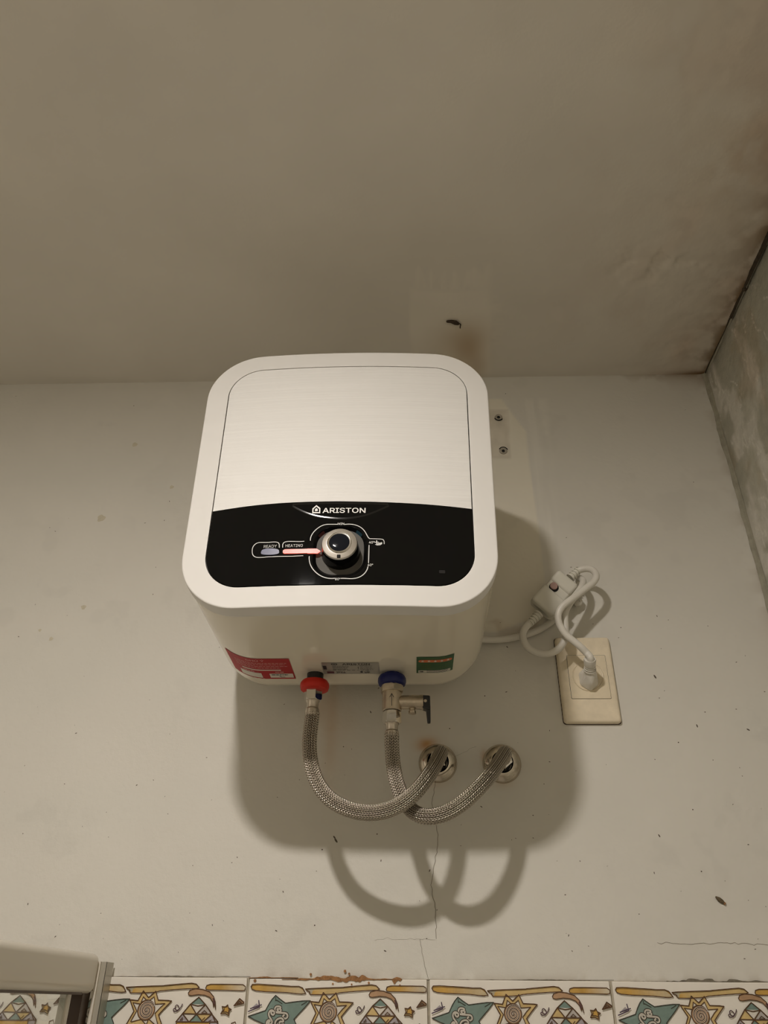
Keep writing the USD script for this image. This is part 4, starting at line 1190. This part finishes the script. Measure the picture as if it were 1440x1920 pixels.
# ================================================================== power cord: plug, cord, breaker box
PC0 = np.array([at(1104, 1272, -.012)[0], -.0105, at(1104, 1272, -.012)[2]])
cordt = thing('power_cord', 'white power cord with an inline breaker box, looped beside the heater and plugged in', 'power cord', PC0)
nk0 = at(1106, 1262, -.026); nk1 = at(1106, 1243, -.040)
plug_parts = [hull([(PC0 + [dx, 0, dz], .004) for dx in (-.008, .008) for dz in (-.006, .006)] + [(PC0 + [0, -.001, .010], .006), (PC0 + [0, -.001, -.011], .005), (PC0 + [0, -.014, .000], .0075), (PC0 + [0, -.011, -.008], .0042)]),
              hull([(PC0 + [0, -.012, .001], .0085), (nk0, .0068), (nk1, .0056)])]
man = [m3.Manifold(m3.Mesh(np.asarray(t.vertices, np.float32), np.asarray(t.faces, np.uint32))) for t in plug_parts]
pm = tm((man[0] + man[1]).refine_to_length(.0022)); pm.merge_vertices(); trimesh.smoothing.filter_taubin(pm, iterations=12)
plug = obj('plug', pm, 'cable', cordt, smooth=True, label='moulded white plug in the socket')
nd = (nk1 - nk0) / np.linalg.norm(nk1 - nk0)
obj('plug_collar', lathe(nk1 - nd * .004, nd, [(.0044, .010), (.0044, .0105), (.0072, .0105), (.0078, .008), (.0076, .002), (.0066, 0), (.005, 0)], 40), 'cable', plug, smooth=40)
obj('plug_rib', cat_([lathe(nk1 - nd * (.006 + .003 * k), nd, [(.0056, 0), (.0072 + .0004 * k, .0004), (.0072 + .0004 * k, .0013), (.0056, .0017)], 32) for k in range(3)]), 'cable', plug, smooth=40)


def C(x, y, Y): return at(960 + x / 7.2, 1040 + y / 7.2, Y)


# breaker box axes: long axis up to the right, face tipped towards the room
E1, E2 = C(310, 870, -.026), C(850, 255, -.030)
ax = (E2 - E1) / np.linalg.norm(E2 - E1)
out = np.array([0.10, -1.0, -.12]); out -= ax * (out @ ax); out /= np.linalg.norm(out)
side = np.cross(ax, out)
AX = [ax, side, out]
ctr = C(565, 545, -.030)
bx_ = obj('breaker_box', rbox(ctr, (.062, .034, .018), .0040, AX, 20), 'rcd', cordt, smooth=50, label='off-white inline breaker box')
obj('box_cover', rbox(ctr - ax * .0165 + out * .0065, (.0290, .0375, .0190), .0040, AX, 20), 'rcd', bx_, smooth=50)
obj('box_end', rbox(ctr + ax * .0205 + out * .0045, (.0215, .0355, .0150), .0055, AX, 20), 'rcd', bx_, smooth=50)
obj('box_foot', rbox(ctr - ax * .0200 - side * -.0150 - out * .004, (.018, .010, .012), .003, AX, 16), 'rcd', bx_, smooth=50)
bc = ctr + ax * .0048 + side * -.0065 + out * .0086
obj('test_button_well', lathe(bc, out, [(.0066, 0), (.0066, .0006), (.006, .0008)], 32), 'dark', bx_, smooth=40)
obj('test_button', lathe(bc + side * -.0012 + ax * .0010, out, [(.0052, 0), (.0052, .0022), (.0046, .0029), (.0001, .0031)], 32), 'rcd_button', bx_, smooth=40, label='pinkish round test button')
obj('indicator_hole', cat_([lathe(ctr + ax * q + side * w + out * .0086, out, [(r, 0), (r, .0008), (r * .8, .001)], 20) for q, w, r in ((-.0028, -.0100, .0024), (.0135, -.0050, .0013))]), 'gap', bx_, smooth=40)


def relief(c, d, L, n, r0, r1):
    prof = [(r0, 0)]
    for k in range(n):
        s = k / n; r = r0 + (r1 - r0) * s; a_ = L * s; w = L / n
        prof += [(r, a_ + w * .05), (r, a_ + w * .55), (r * .74, a_ + w * .62), (r * .74, a_ + w * .95)]
    prof += [(r1, L), (r1 * .8, L + .001)]
    return lathe(c, d, prof, 32)


d1 = C(225, 945, -.030) - C(350, 810, -.030); d1 /= np.linalg.norm(d1)
r1s = C(365, 795, -.030)
obj('strain_relief', relief(r1s, d1, .021, 5, .0066, .0048), 'rcd', cordt, smooth=25, label='ribbed sleeve at the lower end of the box')
d2 = C(905, 205, -.034) - C(800, 305, -.034); d2 /= np.linalg.norm(d2)
r2s = C(785, 315, -.034)
obj('strain_relief', relief(r2s, d2, .0185, 4, .0064, .0050), 'rcd', cordt, smooth=25, label='ribbed sleeve at the upper end of the box')
CRD = .0046
pa_ = [r2s + d2 * .017, C(950, 196, -.036), C(1030, 190, -.040), C(1105, 222, -.045), C(1137, 290, -.049), C(1105, 365, -.051), C(1010, 445, -.053), C(900, 530, -.055), C(790, 612, -.058), C(690, 690, -.058), C(628, 790, -.056), C(628, 900, -.054), C(670, 1000, -.053), C(745, 1095, -.052), C(830, 1165, -.051), C(930, 1250, -.050), C(1010, 1330, -.047), nk1 + nd * .010, nk1]
obj('cable', tube(pa_, CRD, 420, 24), 'cable', cordt, smooth=True, label='white cable from the box to the plug')
hx0 = at(905, 1199, -.012)
pb_ = [hx0 + [-.04, .001, 0], hx0, at(940, 1199, -.0085), at(975, 1193, -.0082), at(1008, 1182, -.0082), at(1034, 1165, -.0082), at(1058, 1138, -.0080), at(1075, 1110, -.0082), C(880, 330, -.013), C(925, 322, -.022), C(960, 365, -.034), C(930, 450, -.040), C(850, 560, -.044), C(772, 670, -.046), C(722, 780, -.045), C(715, 900, -.043), C(722, 1020, -.041), C(715, 1140, -.039), C(640, 1260, -.037), C(540, 1322, -.036), C(430, 1340, -.035), C(300, 1310, -.034), C(200, 1235, -.033), C(150, 1130, -.032), C(155, 1040, -.031), C(205, 960, -.030), r1s + d1 * .019]
obj('cable', tube(pb_, CRD, 600, 24), 'cable', cordt, smooth=True, label='white cable from the heater to the box')

pg = at(1081, 1134.5)
t = thing('wall_peg', 'small round white plastic peg on the wall behind the cord loop', 'wall peg', pg)
obj('stem', lathe(pg + [0, .003, 0], (0, -1, 0), [(.0030, 0), (.0030, .012)], 24), 'cable', t)
obj('head', lathe(pg + [0, -.008, 0], (0, -1, 0), [(.0040, 0), (.0062, .0008), (.0066, .003), (.0052, .0055), (.0020, .0062), (.0018, .0052), (.0001, .0050)], 32), 'cable', t, smooth=50)

# old fixing holes
for (px, py, r, lab) in ((935, 781, .0060, 'upper old screw anchor in the pale patch beside the heater'), (944, 844, .0062, 'lower old screw anchor in the pale patch beside the heater')):
    c = at(px, py) + [0, .0022, 0]
    t = thing('wall_anchor', lab, 'wall anchor', c, 'old wall anchors')
    obj('sleeve', lathe(c + [0, .006, 0], (0, -1, 0), [(.0022, .0045), (.0026, .0064), (r * .8, .0074), (r, .0070), (r * 1.05, .0056), (r, .0)], 28), 'plug_anchor', t, smooth=40)
    obj('hole', lathe(c + [0, .006, 0], (0, -1, 0), [(.0024, .002), (.0024, .0066), (.002, .0068)], 20), 'dark', t, smooth=False)
    rim_ = [c + np.array([r * 1.1 * math.cos(a), -.0008, r * 1.1 * math.sin(a)]) for a in np.linspace(math.radians(200 if py < 800 else 20), math.radians(330 if py < 800 else 150), 9)]
    obj('chipped_edge', tube(rim_, .0008, 30, 8), 'dark', t, smooth=True)

# insects left on the surfaces
ci_ = at_z(850, 603, CEIL); e0, e1, e2 = at_z(839, 601, CEIL), at_z(846, 601, CEIL), at_z(861, 605, CEIL)
t = thing('insect_husk', 'dark dried insect husk stuck to the ceiling above the heater', 'insect', ci_)
d = np.array([0, 0, -.0022])
obj('abdomen', hull([(e1 + d, .0026), ((e1 + e2) / 2 + d, .0037), (e2 + d + [-.002, 0, 0], .0024)]), 'husk', t, smooth=40)
obj('head', hull([(e0 + d, .0020), (e1 + d + [-.001, 0, 0], .0024)]), 'husk', t, smooth=40)
obj('leg', tube([e2 + d, e2 + d + [.0022, .002, 0], at_z(863, 611, CEIL) + [0, 0, -.001], at_z(863, 615, CEIL) + [0, 0, -.0004]], .0008, 20, 8), 'husk', t)
ca, cb = at(1342, 1682.5), at(1358, 1694.5)
t = thing('moth_case', 'small brown spindle-shaped moth case on the wall at lower right', 'moth case', (ca + cb) / 2)
dd = (cb - ca); d = np.array([0, -.0016, 0])
obj('case', hull([(ca + d, .0010), (ca + dd * .35 + d, .0024), (ca + dd * .62 + d, .0023), (cb - dd * .08 + d, .0013)]), 'moth_case', t, smooth=40)
obj('open_end', lathe(cb + d - dd * .10, dd, [(.0014, 0), (.0015, .0015), (.0011, .0018)], 16), 'rust', t)

# ================================================================== glass shower partition at lower left
GX = at(181, 1835, -.036)[0]
zt0, zb0 = 1.5 + .0447 * .965, 1.5 + .0066 * .965
part = thing('glass_partition', 'shower partition with a cream aluminium top rail and clear glass, at lower left', 'shower partition', (GX - .015, -.40, 0))
RW = .034
prof = rrect(RW, zt0 - zb0, .0075, -RW / 2, (zt0 + zb0) / 2, 8)
q = np.array(prof.exterior.coords)[:-1]
def rail(c, y0, y1, r=.004):
    rings = []
    cen = c.mean(0)
    for y, k in ((y1, .86), (y1 - .0015, .95), (y1 - r, 1.0), (y0, 1.0)):
        cc = cen + (c - cen) * k
        rings.append(np.stack([GX + cc[:, 0], np.full(len(c), y), cc[:, 1]], 1))
    return loft(rings, True, True)
obj('top_rail', rail(q, -1.4, -.036), 'alu', part, smooth=40, label='cream aluminium top rail')
zj = at(193, 1804, -.02)[2]
jx0 = at(187.5, 1806, -.030)[0]; jx1 = at(200, 1806, -.030)[0]
obj('wall_channel', cat_([trimesh.creation.box(bounds=[[jx0, -.0305, 0], [jx1, -.0285, zj]]), trimesh.creation.box(bounds=[[jx1 - .0016, -.030, 0], [jx1, -.006, zj]])]), 'alu_grey', part, smooth=False, label='grey aluminium wall channel')
obj('channel_lip', trimesh.creation.box(bounds=[[jx0 - .0012, -.0345, 0], [jx0 + .0022, -.0290, zj]]), 'alu', part, smooth=False)
obj('seal_strip', trimesh.creation.box(bounds=[[GX - .018, -.052, 0], [GX - .006, -.030, zb0 + .004]]), 'bronze', part, smooth=False, label='dark seal strip')
obj('glass_stile', rbox((GX - .013, -.080, .77 - .02), (.009, .010, 1.52), .0015), 'alu', part, smooth=30)
obj('rail_gasket', trimesh.creation.box(bounds=[[GX - .022, -1.4, zb0 - .0012], [GX - .004, -.060, zb0 + .003]]), 'bronze', part, smooth=False)
obj('glass_pane', trimesh.creation.box(bounds=[[GX - .016, -1.4, .02], [GX - .010, -.085, zb0 + .002]]), 'glass', part, smooth=False, label='clear glass pane')
